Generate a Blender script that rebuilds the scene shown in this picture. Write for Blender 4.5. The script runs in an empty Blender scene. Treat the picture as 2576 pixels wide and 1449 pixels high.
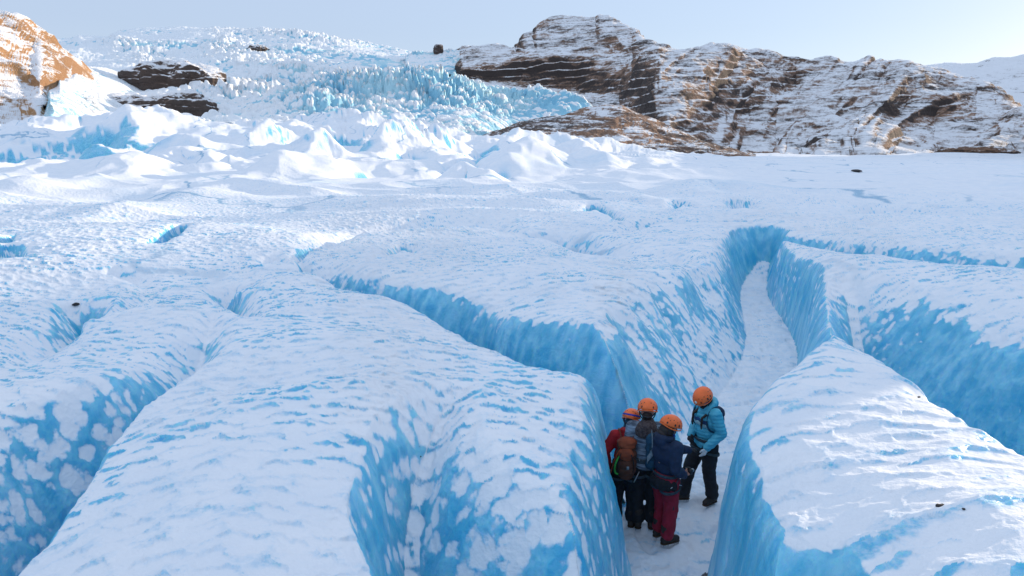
import bpy, bmesh, math, random
import numpy as np
from mathutils import Vector, Matrix, Euler

# ------------------------------------------------------------------ camera, world, sun, exposure
S = bpy.context.scene
COL = S.collection
CAM = np.array([0.0, 0.0, 4.5])
PITCH = math.radians(11.5)
FPX = 1740.0                      # focal length in pixels of a 2576 wide frame
CA, SA = math.cos(PITCH), math.sin(PITCH)

cam_d = bpy.data.cameras.new('camera')
cam_o = bpy.data.objects.new('camera', cam_d)
COL.objects.link(cam_o)
cam_d.sensor_width = 36.0
cam_d.lens = 36.0 * FPX / 2576.0
cam_d.clip_start = 0.05
cam_d.clip_end = 30000
cam_o.location = CAM
cam_o.rotation_euler = (math.pi / 2 - PITCH, 0, 0)
S.camera = cam_o

SUN_AZ = math.radians(57)         # clockwise from +Y (the view direction)
SUN_EL = math.radians(10)
w = bpy.data.worlds.new('World'); S.world = w; w.use_nodes = True
nt = w.node_tree; nt.nodes.clear()
sky = nt.nodes.new('ShaderNodeTexSky'); sky.sky_type = 'NISHITA'
sky.sun_disc = False; sky.sun_elevation = SUN_EL; sky.sun_rotation = SUN_AZ
sky.altitude = 200; sky.air_density = 1.0; sky.dust_density = 0.6; sky.ozone_density = 2.0
bg = nt.nodes.new('ShaderNodeBackground'); bg.inputs[1].default_value = 0.15
thin = nt.nodes.new('ShaderNodeMix'); thin.data_type = 'RGBA'      # thin high veil over the clear sky
thin.inputs[0].default_value = 0.77
g_ = nt.nodes.new('ShaderNodeTexCoord'); sp = nt.nodes.new('ShaderNodeSeparateXYZ'); nt.links.new(g_.outputs['Generated'], sp.inputs[0])
mr = nt.nodes.new('ShaderNodeMapRange'); mr.inputs[1].default_value = 0.15; mr.inputs[2].default_value = 0.75; nt.links.new(sp.outputs[2], mr.inputs[0])
veil = nt.nodes.new('ShaderNodeMix'); veil.data_type = 'RGBA'; nt.links.new(mr.outputs[0], veil.inputs[0])
veil.inputs[6].default_value = (1.88, 2.20, 2.95, 1); veil.inputs[7].default_value = (2.9, 3.35, 4.05, 1)      # the veil is brighter overhead
nt.links.new(veil.outputs[2], thin.inputs[7])
out = nt.nodes.new('ShaderNodeOutputWorld')
nt.links.new(sky.outputs[0], thin.inputs[6]); nt.links.new(thin.outputs[2], bg.inputs[0]); nt.links.new(bg.outputs[0], out.inputs[0])

sl = bpy.data.lights.new('sun', 'SUN'); so = bpy.data.objects.new('sun', sl); COL.objects.link(so)
sl.energy = 2.8; sl.angle = math.radians(0.5); sl.color = (1.0, 0.80, 0.58)
SUNV = Vector((math.sin(SUN_AZ) * math.cos(SUN_EL), math.cos(SUN_AZ) * math.cos(SUN_EL), math.sin(SUN_EL)))
so.rotation_euler = SUNV.to_track_quat('Z', 'Y').to_euler()
so.location = (30, 10, 30)

S.view_settings.view_transform = 'Standard'
S.view_settings.look = 'None'
S.view_settings.exposure = 0.9
S.view_settings.gamma = 1.0
S.render.engine = 'CYCLES'
S.cycles.use_denoising = True
S.cycles.max_bounces = 10
S.cycles.diffuse_bounces = 8

# ------------------------------------------------------------------ helpers
def ray(u, v):
    a = (u - 1288.0) / FPX; b = (724.5 - v) / FPX
    return np.array([a, CA + b * SA, -SA + b * CA])
def W(u, v, z):                   # where the sight line through a photo point meets height z
    d = ray(u, v); t = (z - CAM[2]) / d[2]
    return CAM + d * t
def R(u, v, r):                   # the point on that sight line at ground distance r
    d = ray(u, v); t = r / math.hypot(d[0], d[1])
    return CAM + d * t

_rng = np.random.RandomState(7)
_T = _rng.rand(64, 64, 64).astype(np.float32)
def vnoise(x, y, z):
    x = np.asarray(x, np.float32); y = np.asarray(y, np.float32); z = np.asarray(z, np.float32)
    x, y, z = np.broadcast_arrays(x, y, z)
    fx = np.floor(x); fy = np.floor(y); fz = np.floor(z)
    ix = fx.astype(np.int32) & 63; iy = fy.astype(np.int32) & 63; iz = fz.astype(np.int32) & 63
    tx = x - fx; ty = y - fy; tz = z - fz
    tx = tx * tx * (3 - 2 * tx); ty = ty * ty * (3 - 2 * ty); tz = tz * tz * (3 - 2 * tz)
    jx = (ix + 1) & 63; jy = (iy + 1) & 63; jz = (iz + 1) & 63
    def L(a, b, t): return a + (b - a) * t
    c = L(L(L(_T[ix, iy, iz], _T[jx, iy, iz], tx), L(_T[ix, jy, iz], _T[jx, jy, iz], tx), ty),
          L(L(_T[ix, iy, jz], _T[jx, iy, jz], tx), L(_T[ix, jy, jz], _T[jx, jy, jz], tx), ty), tz)
    return c * 2 - 1
def fbm(x, y, z=0.0, o=4, g=0.5):
    s = 0; a = 1.0; n = 0
    for i in range(o):
        s = s + a * vnoise(x + 17.3 * i, y + 5.1 * i, z + 9.7 * i); n += a
        a *= g; x, y = (x * 0.8 - y * 0.6) * 2.03, (x * 0.6 + y * 0.8) * 2.03; z = z * 2.03
    return s / n
def ridged(x, y, z=0.0, o=4, g=0.5):
    s = 0; a = 1.0; n = 0
    for i in range(o):
        v = 1 - np.abs(vnoise(x + 11.3 * i, y + 3.1 * i, z + 7.7 * i)) * 2
        s = s + a * v; n += a
        a *= g; x, y = (x * 0.8 - y * 0.6) * 2.03, (x * 0.6 + y * 0.8) * 2.03; z = z * 2.03
    return s / n
def sm(x, a, b):
    t = np.clip((x - a) / (b - a), 0, 1); return t * t * (3 - 2 * t)
def voronoi3(x, y, z, seed=0):
    """nearest feature point: distance, second distance, offset of the point"""
    x = x.astype(np.float32); y = y.astype(np.float32); z = z.astype(np.float32)
    fx = np.floor(x); fy = np.floor(y); fz = np.floor(z)
    ix = fx.astype(np.int32); iy = fy.astype(np.int32); iz = fz.astype(np.int32)
    F1 = np.full(x.shape, 9.0, np.float32); F2 = F1.copy()
    ox = np.zeros_like(F1); oy = np.zeros_like(F1); oz = np.zeros_like(F1)
    for a in (-1, 0, 1):
        for b in (-1, 0, 1):
            for c in (-1, 0, 1):
                jx = (ix + a + seed) & 63; jy = (iy + b) & 63; jz = (iz + c) & 63
                px = fx + a + _T[jx, jy, jz]
                py = fy + b + _T[jy, (jz + 13) & 63, jx]
                pz = fz + c + _T[jz, jx, (jy + 29) & 63]
                dx = x - px; dy = y - py; dz = z - pz
                d = dx * dx + dy * dy + dz * dz
                m = d < F1
                F2 = np.where(m, F1, np.minimum(F2, d))
                F1 = np.where(m, d, F1)
                ox = np.where(m, dx, ox); oy = np.where(m, dy, oy); oz = np.where(m, dz, oz)
    return np.sqrt(F1), np.sqrt(F2), ox, oy, oz

def grid_mesh(name, V, closed=False, attrs=None):
    """V: (rows, cols, 3)"""
    n, m = V.shape[:2]
    idx = np.arange(n * m).reshape(n, m)
    if closed:
        idx = np.concatenate([idx, idx[:, :1]], axis=1)
    q = np.stack([idx[:-1, :-1], idx[:-1, 1:], idx[1:, 1:], idx[1:, :-1]], -1).reshape(-1, 4)
    me = bpy.data.meshes.new(name)
    me.vertices.add(n * m); me.vertices.foreach_set('co', V.reshape(-1).astype(np.float32))
    me.loops.add(q.size); me.loops.foreach_set('vertex_index', q.reshape(-1).astype(np.int32))
    me.polygons.add(len(q)); me.polygons.foreach_set('loop_start', (np.arange(len(q)) * 4).astype(np.int32))
    me.polygons.foreach_set('use_smooth', np.ones(len(q), bool))
    me.update()
    for k, a in (attrs or {}).items():
        at = me.attributes.new(k, 'FLOAT', 'POINT')
        at.data.foreach_set('value', a.reshape(-1).astype(np.float32))
    return me
def normals(V, closed=False):
    if closed:
        dv = np.roll(V, -1, 1) - np.roll(V, 1, 1)
    else:
        dv = np.gradient(V, axis=1)
    du = np.gradient(V, axis=0)
    N = np.cross(dv, du); N /= np.linalg.norm(N, axis=-1, keepdims=True) + 1e-9
    return N
def put(name, me, mat, kind=None, label=None, cat=None, group=None, parent=None):
    o = bpy.data.objects.new(name, me); COL.objects.link(o)
    if mat: me.materials.append(mat)
    if kind: o['kind'] = kind
    if label: o['label'] = label
    if cat: o['category'] = cat
    if group: o['group'] = group
    if parent: o.parent = parent
    return o

class NT:
    def __init__(s, name):
        s.m = bpy.data.materials.new(name); s.m.use_nodes = True
        s.t = s.m.node_tree; s.t.nodes.clear()
        s.out = s.n('ShaderNodeOutputMaterial'); s.b = s.n('ShaderNodeBsdfPrincipled')
        s.l(s.b.outputs[0], s.out.inputs[0])
    def n(s, ty, **kw):
        x = s.t.nodes.new(ty)
        for k, v in kw.items(): setattr(x, k, v)
        return x
    def l(s, a, b): s.t.links.new(a, b)
    def inp(s, sock, v):
        if hasattr(v, 'is_output'): s.l(v, sock)
        else: sock.default_value = v
    def noise(s, vec, scale, detail=4, rough=0.5):
        x = s.n('ShaderNodeTexNoise'); s.l(vec, x.inputs['Vector'])
        x.inputs['Scale'].default_value = scale; x.inputs['Detail'].default_value = detail; x.inputs['Roughness'].default_value = rough
        return x.outputs['Fac']
    def math(s, op, a, b=0.0, c=0.0, clamp=False):
        x = s.n('ShaderNodeMath', operation=op, use_clamp=clamp)
        s.inp(x.inputs[0], a); s.inp(x.inputs[1], b)
        if op in ('MULTIPLY_ADD', 'SMOOTH_MIN'): s.inp(x.inputs[2], c)
        return x.outputs[0]
    def ss(s, v, a, b, lo=0.0, hi=1.0):
        x = s.n('ShaderNodeMapRange', interpolation_type='SMOOTHSTEP')
        s.inp(x.inputs[0], v); x.inputs[1].default_value = a; x.inputs[2].default_value = b
        x.inputs[3].default_value = lo; x.inputs[4].default_value = hi
        return x.outputs[0]
    def mix(s, f, a, b):
        x = s.n('ShaderNodeMix', data_type='RGBA')
        s.inp(x.inputs[0], f)
        s.inp(x.inputs[6], a if hasattr(a, 'is_output') else (*a, 1)); s.inp(x.inputs[7], b if hasattr(b, 'is_output') else (*b, 1))
        return x.outputs[2]
    def scale(s, vec, sc):
        x = s.n('ShaderNodeVectorMath', operation='MULTIPLY'); s.l(vec, x.inputs[0]); x.inputs[1].default_value = sc
        return x.outputs[0]
    def bump(s, h, strength, dist):
        x = s.n('ShaderNodeBump'); s.l(h, x.inputs['Height']); x.inputs['Strength'].default_value = strength; x.inputs['Distance'].default_value = dist
        s.l(x.outputs[0], s.b.inputs['Normal'])

# ------------------------------------------------------------------ materials of the setting
def ice_material():
    k = NT('glacier_ice_and_snow')
    co = k.n('ShaderNodeTexCoord').outputs['Object']
    at = k.n('ShaderNodeAttribute', attribute_name='snow').outputs['Fac']
    n1 = k.noise(co, 28, 4, 0.6)
    n0 = k.noise(co, 1.3, 3, 0.5)
    fl = k.noise(k.scale(co, (5.0, 5.0, 0.5)), 1.0, 4, 0.55)      # vertical flutes and bubble bands in the ice
    s = k.math('ADD', at, k.math('MULTIPLY', k.math('SUBTRACT', n1, 0.5), 0.8))
    s = k.math('ADD', s, k.math('MULTIPLY', k.math('SUBTRACT', k.noise(co, 9, 4, 0.6), 0.5), 0.9))
    s = k.ss(s, 0.24, 0.74)
    ice = k.mix(k.ss(fl, 0.35, 0.68), ICE_A, ICE_B)
    ice = k.mix(k.ss(n0, 0.35, 0.7, 0, 0.5), ice, ICE_C)
    snow = k.mix(k.ss(n0, 0.3, 0.7), (0.80, 0.84, 0.90), (0.86, 0.88, 0.92))
    sz_ = k.n('ShaderNodeSeparateXYZ'); k.l(co, sz_.inputs[0])
    rr_ = k.math('SQRT', k.math('ADD', k.math('POWER', sz_.outputs[0], 2.0), k.math('POWER', sz_.outputs[1], 2.0)))
    wv = k.n('ShaderNodeVectorMath', operation='ADD'); k.l(k.scale(co, (0.09, 0.05, 0.0)), wv.inputs[0])
    nn = k.n('ShaderNodeTexNoise'); k.l(co, nn.inputs['Vector']); nn.inputs['Scale'].default_value = 0.12; nn.inputs['Detail'].default_value = 5
    k.l(k.scale(nn.outputs['Color'], (0.9, 0.9, 0.0)), wv.inputs[1])
    vo = k.n('ShaderNodeTexVoronoi', feature='DISTANCE_TO_EDGE'); k.l(wv.outputs[0], vo.inputs['Vector']); vo.inputs['Scale'].default_value = 1.0
    crack = k.math('MULTIPLY', k.ss(vo.outputs['Distance'], 0.004, 0.018, 1.0, 0.0), k.ss(k.noise(co, 0.07, 2), 0.50, 0.60))
    crack = k.math('MULTIPLY', crack, k.ss(rr_, 13.0, 22.0))
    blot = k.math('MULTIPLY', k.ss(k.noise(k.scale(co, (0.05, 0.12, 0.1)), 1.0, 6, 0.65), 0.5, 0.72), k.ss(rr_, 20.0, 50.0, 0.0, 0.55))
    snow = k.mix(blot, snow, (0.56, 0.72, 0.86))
    snow = k.mix(k.math('MULTIPLY', crack, 0.75), snow, (0.16, 0.40, 0.60))
    snow = k.mix(k.ss(k.math('ADD', at, k.math('MULTIPLY', k.math('SUBTRACT', n1, 0.5), 0.5)), 0.45, 1.0), (0.55, 0.72, 0.87), snow)   # thin snow lets the ice through
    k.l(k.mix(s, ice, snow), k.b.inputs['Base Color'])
    k.l(k.ss(s, 0, 1, 0.30, 0.75), k.b.inputs['Roughness'])
    h = k.math('ADD', k.math('MULTIPLY', s, 0.35), k.math('ADD', k.math('MULTIPLY', n1, 0.5), k.math('MULTIPLY', k.noise(co, 160, 2), 0.18)))
    h = k.math('ADD', h, k.math('MULTIPLY', k.noise(co, 5.0, 5, 0.6), 3.0))
    k.bump(h, 0.45, 0.035)
    k.l(k.ss(s, 0, 1, 0.75, 0.0), k.b.inputs['Subsurface Weight'])
    k.b.inputs['Subsurface Radius'].default_value = (0.15, 0.5, 1.0); k.b.inputs['Subsurface Scale'].default_value = 0.35
    return k.m
ICE_A = (0.09, 0.49, 0.73); ICE_B = (0.32, 0.70, 0.86); ICE_C = (0.03, 0.40, 0.62)
M_ICE = ice_material()

# ------------------------------------------------------------------ the glacier: one sheet all round the camera
# base top surface: control points (photo u, v, height) or world
TOPC = []
def tc(u, v, z): p = W(u, v, z); TOPC.append((p[0], p[1], z))
def tr(u, v, r): p = R(u, v, r); TOPC.append((p[0], p[1], p[2]))
for u, v, z in [(100, 1449, 2.0), (500, 1449, 2.1), (850, 1449, 2.05), (500, 1150, 2.1), (800, 950, 2.2), (1170, 832, 2.1), (1300, 895, 2.08), (1300, 1100, 2.05),
                (1480, 985, 2.0), (600, 860, 1.9), (100, 980, 2.05), (300, 940, 2.0), (1850, 1150, 1.95), (2050, 1100, 2.1), (2150, 815, 2.1), (2400, 1000, 2.5),
                (2500, 1300, 2.62), (2100, 1440, 2.1), (2300, 1440, 2.35), (2576, 1449, 2.65), (1800, 760, 1.85), (1550, 760, 2.0), (1700, 620, 1.55), (1820, 625, 1.5), (1950, 648, 1.55),
                (2060, 670, 2.0), (2300, 682, 2.25), (2576, 730, 2.35), (2100, 750, 1.75), (1300, 610, 1.5), (1000, 655, 2.0), (1120, 715, 2.2), (900, 672, 2.05), (1030, 742, 1.8), (900, 722, 1.75), (1000, 790, 1.75), (900, 838, 2.15), (700, 750, 1.75),
                (300, 850, 1.8), (0, 850, 1.9), (400, 700, 1.4), (0, 700, 1.5), (0, 600, 1.3), (800, 600, 1.3), (2200, 602, 2.0), (2300, 604, 2.1), (2450, 612, 2.2), (2576, 622, 2.3), (2050, 596, 1.95), (1850, 592, 1.75), (1500, 592, 1.6), (1250, 597, 1.6)]:
    tc(u, v, z)
for u, v, r in [(0, 560, 24), (600, 560, 24), (1200, 560, 24), (1700, 560, 26), (2200, 565, 27), (2576, 580, 26),
                (0, 500, 45), (600, 500, 45), (1200, 500, 42), (1800, 500, 45), (2400, 510, 45), (2576, 515, 45),
                (0, 440, 90), (250, 440, 90), (600, 440, 80), (1200, 445, 85), (1700, 450, 85), (2100, 450, 85), (2576, 455, 85),
                (0, 405, 160), (250, 400, 160), (450, 395, 150), (800, 392, 150), (1200, 395, 150), (1500, 405, 170), (1800, 415, 170), (2200, 420, 170), (2576, 425, 170),
                (0, 362, 260), (150, 362, 260), (350, 345, 250), (450, 335, 250), (600, 337, 250), (770, 335, 250), (900, 348, 250), (1100, 358, 260), (1300, 378, 280), (1500, 400, 300), (1700, 405, 320), (1900, 402, 320), (2200, 403, 320), (2576, 408, 320),
                (0, 362, 420), (300, 352, 420), (600, 345, 420), (900, 352, 420), (1200, 374, 420), (1400, 402, 450), (1500, 406, 500), (1700, 406, 500), (1900, 391, 600), (2300, 393, 600), (2576, 396, 600)]:
    tr(u, v, r)
for a in range(60, 301, 20):       # outside the frame
    for r, z in [(4, 2.3), (10, 2.0), (30, 1.6), (100, 0.5), (300, 0), (600, -2)]:
        TOPC.append((r * math.sin(math.radians(a)), r * math.cos(math.radians(a)), z))
TOPC.append((0, 1.5, 2.2)); TOPC.append((0, 0, 2.3))
TOPC = np.array(TOPC, float)
_cl = np.log(np.hypot(TOPC[:, 0], TOPC[:, 1]) + 1.0); _ca = np.arctan2(TOPC[:, 0], TOPC[:, 1])
def top_base_exact(x, y):
    l = np.log(np.hypot(x, y) + 1.0); a = np.arctan2(x, y)
    num = np.zeros_like(x); den = np.zeros_like(x) + 1e-9
    for i in range(len(TOPC)):
        da = np.abs(a - _ca[i]); da = np.minimum(da, 2 * math.pi - da) * np.minimum(1, np.hypot(TOPC[i, 0], TOPC[i, 1]))
        wgt = np.exp(-((l - _cl[i]) ** 2 / 0.030 + da ** 2 / 0.030)) + 1e-5 * np.exp(-((l - _cl[i]) ** 2 + da ** 2) / 0.5)
        num += wgt * TOPC[i, 2]; den += wgt
    return num / den

_GL = np.linspace(0, 6.7, 380); _GA = np.linspace(-math.pi, math.pi, 900)
_ga, _gl = np.meshgrid(_GA, _GL); _gr = np.exp(_gl) - 1
_TB = top_base_exact(np.sin(_ga) * _gr, np.cos(_ga) * _gr)
def top_base(x, y):
    l = np.clip(np.log(np.hypot(x, y) + 1.0) / 6.7 * 379, 0, 378.999); a = np.clip((np.arctan2(x, y) + math.pi) / (2 * math.pi) * 899, 0, 898.999)
    i = l.astype(np.int32); j = a.astype(np.int32); l = l - i; a = a - j
    return (_TB[i, j] * (1 - l) + _TB[i + 1, j] * l) * (1 - a) + (_TB[i, j + 1] * (1 - l) + _TB[i + 1, j + 1] * l) * a

# crevasses: points (x, y, floor z, half floor width, wall width left, wall width right)
def px(u, v, z, *r): p = W(u, v, z); return (p[0], p[1], z) + r
CREV = []
CREV.append(dict(pts=[(0.3, -3, 0.0, .4, .7, .4, 2.6, 3), (0.75, 2.0, 0.0, .4, .7, .4, 2.6, 3), (1.05, 3.8, 0.0, .38, .7, .32, 2.4, 3), (1.25, 4.8, 0.0, .36, .6, .25, 2.4, 3), (1.45, 5.7, 0.0, .34, .72, .25, 2.1, 3), (1.66, 6.5, 0.0, .36, .72, .25, 2.1, 3), (1.92, 7.5, 0.0, .68, .48, .40, 2.2, 2.6), (2.50, 8.5, 0.02, .68, .8, .60, 2.0, 2.4),
                      (3.55, 10.4, 0.0, .66, 1.8, .7, 1.45, 2.6), (5.0, 13.1, 0.0, .58, 2.0, .4, 1.4, 2.6), (6.22, 16.1, 0.0, .54, 1.5, .35, 1.5, 2.6), (7.40, 20.6, 0.0, .42, 1.0, .30, 1.7, 2.6), (8.4, 23.4, 0.0, .36, .8, .6, 2, 2), (9.0, 24.4, 0.5, .2, .6, .7, 2, 2)], p=2.6))
CREV.append(dict(pts=[(2.2, 8.3, 0.05, .3, .5, .6), (1.45, 8.45, 0.05, .3, .7, .45), (0.9, 8.75, 0.0, .25, .75, .55), (0.42, 9.25, -.2, .15, .75, .8), (-0.02, 9.95, -.3, .12, .75, .9), (-0.45, 10.9, -.3, .12, .65, .8, 2.3, 2.8), (-0.95, 12.0, -.2, .12, .6, .8, 2.3, 2.8), (-1.7, 12.9, 0.0, .15, .55, .8, 2.3, 2.8), (-2.6, 13.7, 0.1, .15, .55, .8, 2.3, 2.8), (-3.7, 15.0, .4, .1, .5, .8, 2.3, 2.6), (-4.9, 16.7, 1.1, .04, .4, .8), (-5.7, 18.2, 1.5, .02, .3, .4)], p=2.3))
CREV.append(dict(pts=[(0.95, 3.4, 0.0, .25, .35, .35), (0.6, 3.4, -.3, .25, .5, 1.1), (0.05, 3.65, -.5, .2, .6, 1.5), (-0.45, 4.2, -.2, .12, .35, 1.2), (-0.78, 4.95, 0.8, .08, .30, .9), (-0.85, 5.6, 1.4, .05, .3, .6), (-0.72, 6.3, 1.8, .04, .3, .4), (-0.6, 6.8, 1.95, .03, .3, .3)], p=1.8))
CREV.append(dict(pts=[(-3.3, 0.5, -.3, .2, 1.3, .5), (-3.6, 2.8, -1.2, .15, 1.4, .5), (-3.85, 4.4, -1.1, .12, 1.3, .5), (-4.05, 5.6, -.5, .1, 1.1, .4), (-4.15, 6.6, 0.3, .05, .7, .35), (-4.1, 7.5, 1.0, .04, .6, .3), (-4.25, 8.5, 1.2, .04, .6, .5), (-4.5, 9.4, 1.3, .03, .7, .6), (-4.7, 10.3, 1.6, .03, .5, .5), (-4.9, 11, 1.75, .02, .3, .3)], p=2.0))
CREV.append(dict(pts=[px(645, 722, 1.75, .02, .3, .3), px(600, 745, 1.3, .03, .35, .6), px(565, 782, .9, .05, .4, .6), px(600, 800, 1.3, .05, .4, .6), px(640, 812, 1.7, .03, .3, .3)], p=1.8))
CREV.append(dict(pts=[px(240, 800, 1.8, .03, .3, .3), px(222, 850, 1.0, .08, .5, .45), px(190, 868, 1.3, .05, .5, .5), px(110, 905, 1.5, .05, .6, .4), px(60, 930, 1.85, .05, .5, .4)], p=1.8))
CREV.append(dict(pts=[(6.7, 13.4, 1.7, .1, .6, .6), (6.35, 12.2, .9, .08, 1.2, .7, 2, 1.9), (5.95, 10.4, -.1, .08, 2.2, .9, 2.3, 1.9), (5.65, 8.8, -.9, .1, 2.9, .9, 2.6, 1.9), (5.4, 7.2, -1.3, .15, 3.3, .9, 2.6, 1.9), (5.2, 5.5, -1.5, .2, 3.5, .9, 2.6, 1.9), (5.2, 3.5, -.5, .2, 3.4, .9, 2.6, 1.9), (5.4, 0, -.5, .2, 3.4, .9, 2.6, 1.9)], p=1.9))
CREV.append(dict(pts=[px(1270, 600, 1.4, .05, .5, .5), px(1370, 640, .8, .08, 1.0, .7), px(1430, 676, .4, .1, 1.3, .8), px(1520, 700, .6, .1, 1.4, .8), px(1620, 695, .8, .1, 1.3, .8), px(1700, 685, 1.1, .1, 1.0, .8), px(1780, 670, 1.6, .05, .6, .6)], p=1.8))
CREV.append(dict(pts=[(8.4, 23.0, 0.0, .3, .7, .6), (9.1, 21.6, .0, .25, .9, .7), (9.3, 19.4, .1, .25, 1.0, .8), (9.5, 17.6, .1, .3, 1.0, .8), (10.1, 16.0, .0, .3, 1.1, .9), (11.1, 14.3, -.1, .3, 1.3, .9), (12.6, 12.0, -.2, .3, 1.5, 1.0), (14.5, 8, -.2, .3, 1.5, 1.0)], p=2.5))
CREV.append(dict(pts=[px(800, 641, 1.5, .05, .5, .9), px(900, 620, 1.0, .1, .7, 1.2), px(1050, 610, .8, .1, .7, 1.5), px(1200, 606, .9, .1, .7, 1.4), px(1280, 603, 1.2, .05, .6, .8)][::-1], p=1.8))
CREV.append(dict(pts=[px(1460, 545, 1.5, .02, .4, .4), px(1500, 556, .9, .05, .5, .5), px(1560, 566, 1.5, .02, .4, .4)], p=1.8))
CREV.append(dict(pts=[px(2150, 545, 1.5, .1, .6, .6), px(2172, 560, .7, .2, .8, .8), px(2200, 570, .2, .3, 1.6, .8), px(2260, 561, .5, .2, 1.8, .8), px(2400, 557, 1.0, .15, 1.5, .8), px(2600, 566, 1.3, .1, 1.2, .8)], p=2.0))
CREV.append(dict(pts=[px(1690, 528, 1.5, .02, .5, .5), px(1712, 535, .8, .1, .9, .5), px(1750, 543, 1.0, .1, 1.1, .5), px(1800, 555, .9, .1, .9, .5), px(1860, 553, 1.1, .1, .9, .5), px(1950, 556, 1.4, .02, .8, .5)], p=1.8))
CREV.append(dict(pts=[px(1840, 525, 1.4, .1, .5, .5), px(1860, 533, .7, .3, .8, .6), px(1915, 530, 1.3, .1, .6, .5)], p=1.8))
CREV.append(dict(pts=[px(2020, 560, 1.5, .05, .8, .5), px(2090, 572, 1.2, .1, 1.2, .5), px(2160, 572, 1.5, .05, .8, .5)], p=1.7))
CREV.append(dict(pts=[px(1560, 600, 1.3, .05, .8, .5), px(1650, 598, 1.0, .1, 1.0, .5), px(1760, 606, .9, .1, 1.2, .5), px(1850, 640, .3, .2, .9, .5)], p=1.8))
CREV.append(dict(pts=[px(1900, 480, 0.9, .1, 1.5, .8), px(2100, 500, .3, .2, 2.0, .8), px(2300, 497, .5, .2, 2.0, .8), px(2600, 520, 1.0, .1, 1.5, .8)], p=1.7))
CREV.append(dict(pts=[px(980, 650, 1.7, .02, .3, .3), px(1022, 654, 1.2, .05, .3, .4), px(1050, 648, 1.7, .02, .3, .3)], p=1.8))
CREV.append(dict(pts=[px(660, 665, 1.6, .02, .3, .3), px(690, 669, 1.45, .05, .3, .4), px(730, 665, 1.6, .02, .3, .3)], p=1.8))
CREV.append(dict(pts=[px(745, 665, 1.5, .02, .3, .3), px(775, 650, 1.4, .05, .25, .3), px(790, 632, 1.5, .02, .25, .3)], p=1.8))
CREV.append(dict(pts=[px(-60, 710, 1.2, .15, .4, .4), px(15, 709, 1.0, .2, .4, .4), px(25, 706, 1.2, .1, .4, .4)], p=1.8))
CREV.append(dict(pts=[px(150, 790, 1.6, .05, .3, .3), px(185, 800, 1.35, .05, .3, .4), px(260, 800, 1.65, .04, .3, .4), px(330, 782, 1.5, .05, .3, .4), px(375, 740, 1.35, .06, .4, .5), px(340, 712, 1.35, .04, .3, .3), px(290, 700, 1.4, .03, .3, .3)], p=1.8))
CREV.append(dict(pts=[px(400, 660, 1.3, .03, .3, .3), px(440, 632, 1.35, .04, .3, .3), px(465, 612, 1.3, .03, .3, .3)], p=1.8))
CREV.append(dict(pts=[px(15, 668, 1.3, .03, .3, .3), px(20, 640, 1.3, .04, .3, .3), px(45, 622, 1.3, .03, .3, .3)], p=1.8))

def resample(pts, n=10):
    P = np.array(pts, float); out = []
    k = len(P)
    for i in range(k - 1):
        p0 = P[max(i - 1, 0)]; p1 = P[i]; p2 = P[i + 1]; p3 = P[min(i + 2, k - 1)]
        nn = max(3, int(n))
        for t in np.arange(nn) / nn:
            out.append(0.5 * ((2 * p1) + (-p0 + p2) * t + (2 * p0 - 5 * p1 + 4 * p2 - p3) * t * t + (-p0 + 3 * p1 - 3 * p2 + p3) * t ** 3))
    out.append(P[-1]); return np.array(out)
for c in CREV:
    c['pts'] = [tuple(q) + (c['p'], c['p']) if len(q) == 6 else tuple(q) for q in c['pts']]
    c['s'] = resample(c['pts'], 6)

DOME = 0.17
def apply_crev(H, x, y, wob):
    shp = H.shape
    H = H.ravel().copy(); T0 = H.copy(); X = x.ravel(); Y = y.ravel(); wob = wob.ravel()
    for c in CREV:
        s = c['s']; mw = (s[:, 3] + 3.0 * np.maximum(s[:, 4], s[:, 5])).max()
        ii = np.nonzero((X > s[:, 0].min() - mw) & (X < s[:, 0].max() + mw) & (Y > s[:, 1].min() - mw) & (Y < s[:, 1].max() + mw))[0]
        if len(ii) == 0: continue
        X1 = X[ii].astype(np.float32); Y1 = Y[ii].astype(np.float32)
        dmin = np.full(len(ii), 1e9, np.float32); acc = np.zeros((4, len(ii)), np.float32); wsum = np.zeros(len(ii), np.float32)
        for k in range(len(s) - 1):
            a = s[k].astype(np.float32); b = s[k + 1].astype(np.float32); d = b[:2] - a[:2]; L2 = float(d @ d); ln = math.sqrt(L2)
            ex = X1 - a[0]; ey = Y1 - a[1]
            t = np.clip((ex * d[0] + ey * d[1]) / L2, 0, 1)
            dx = ex - t * d[0]; dy = ey - t * d[1]
            d2 = dx * dx + dy * dy; dist = np.sqrt(d2)
            sb = 0.5 + 0.5 * (d[0] * dy - d[1] * dx) / (ln * (dist + 0.03))      # > 0.5: left of the direction of travel
            wgt = ln / (d2 + 0.015) ** 2
            pr = a[2:, None] + (b - a)[2:, None] * t
            acc[0] += wgt * pr[0]; acc[1] += wgt * pr[1]; acc[2] += wgt * (pr[2] * sb + pr[3] * (1 - sb)); acc[3] += wgt * (pr[4] * sb + pr[5] * (1 - sb))
            wsum += wgt; dmin = np.minimum(dmin, dist)
        acc /= wsum
        zf = acc[0]; xn = (dmin - acc[1]) / acc[2]; pe = acc[3]
        q = xn + wob[ii] * np.clip(xn, 0, 1) * 0.35
        qq = np.clip(q, 0, 1)
        prof = 1 - (1 - qq) ** pe
        prof = prof * prof * (1 - 0.0) * 0.35 + prof * 0.65
        dome = np.minimum((1 - np.exp(-np.maximum(xn, 0) * c.get('dk', 0.8))) / (1 - math.exp(-3.0 * c.get('dk', 0.8))), 1)
        h = zf + (np.maximum(T0[ii], zf) - zf) * (prof * (1 - DOME) + dome * DOME)
        H[ii] = np.minimum(H[ii], h)
    return H.reshape(shp)

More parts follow.
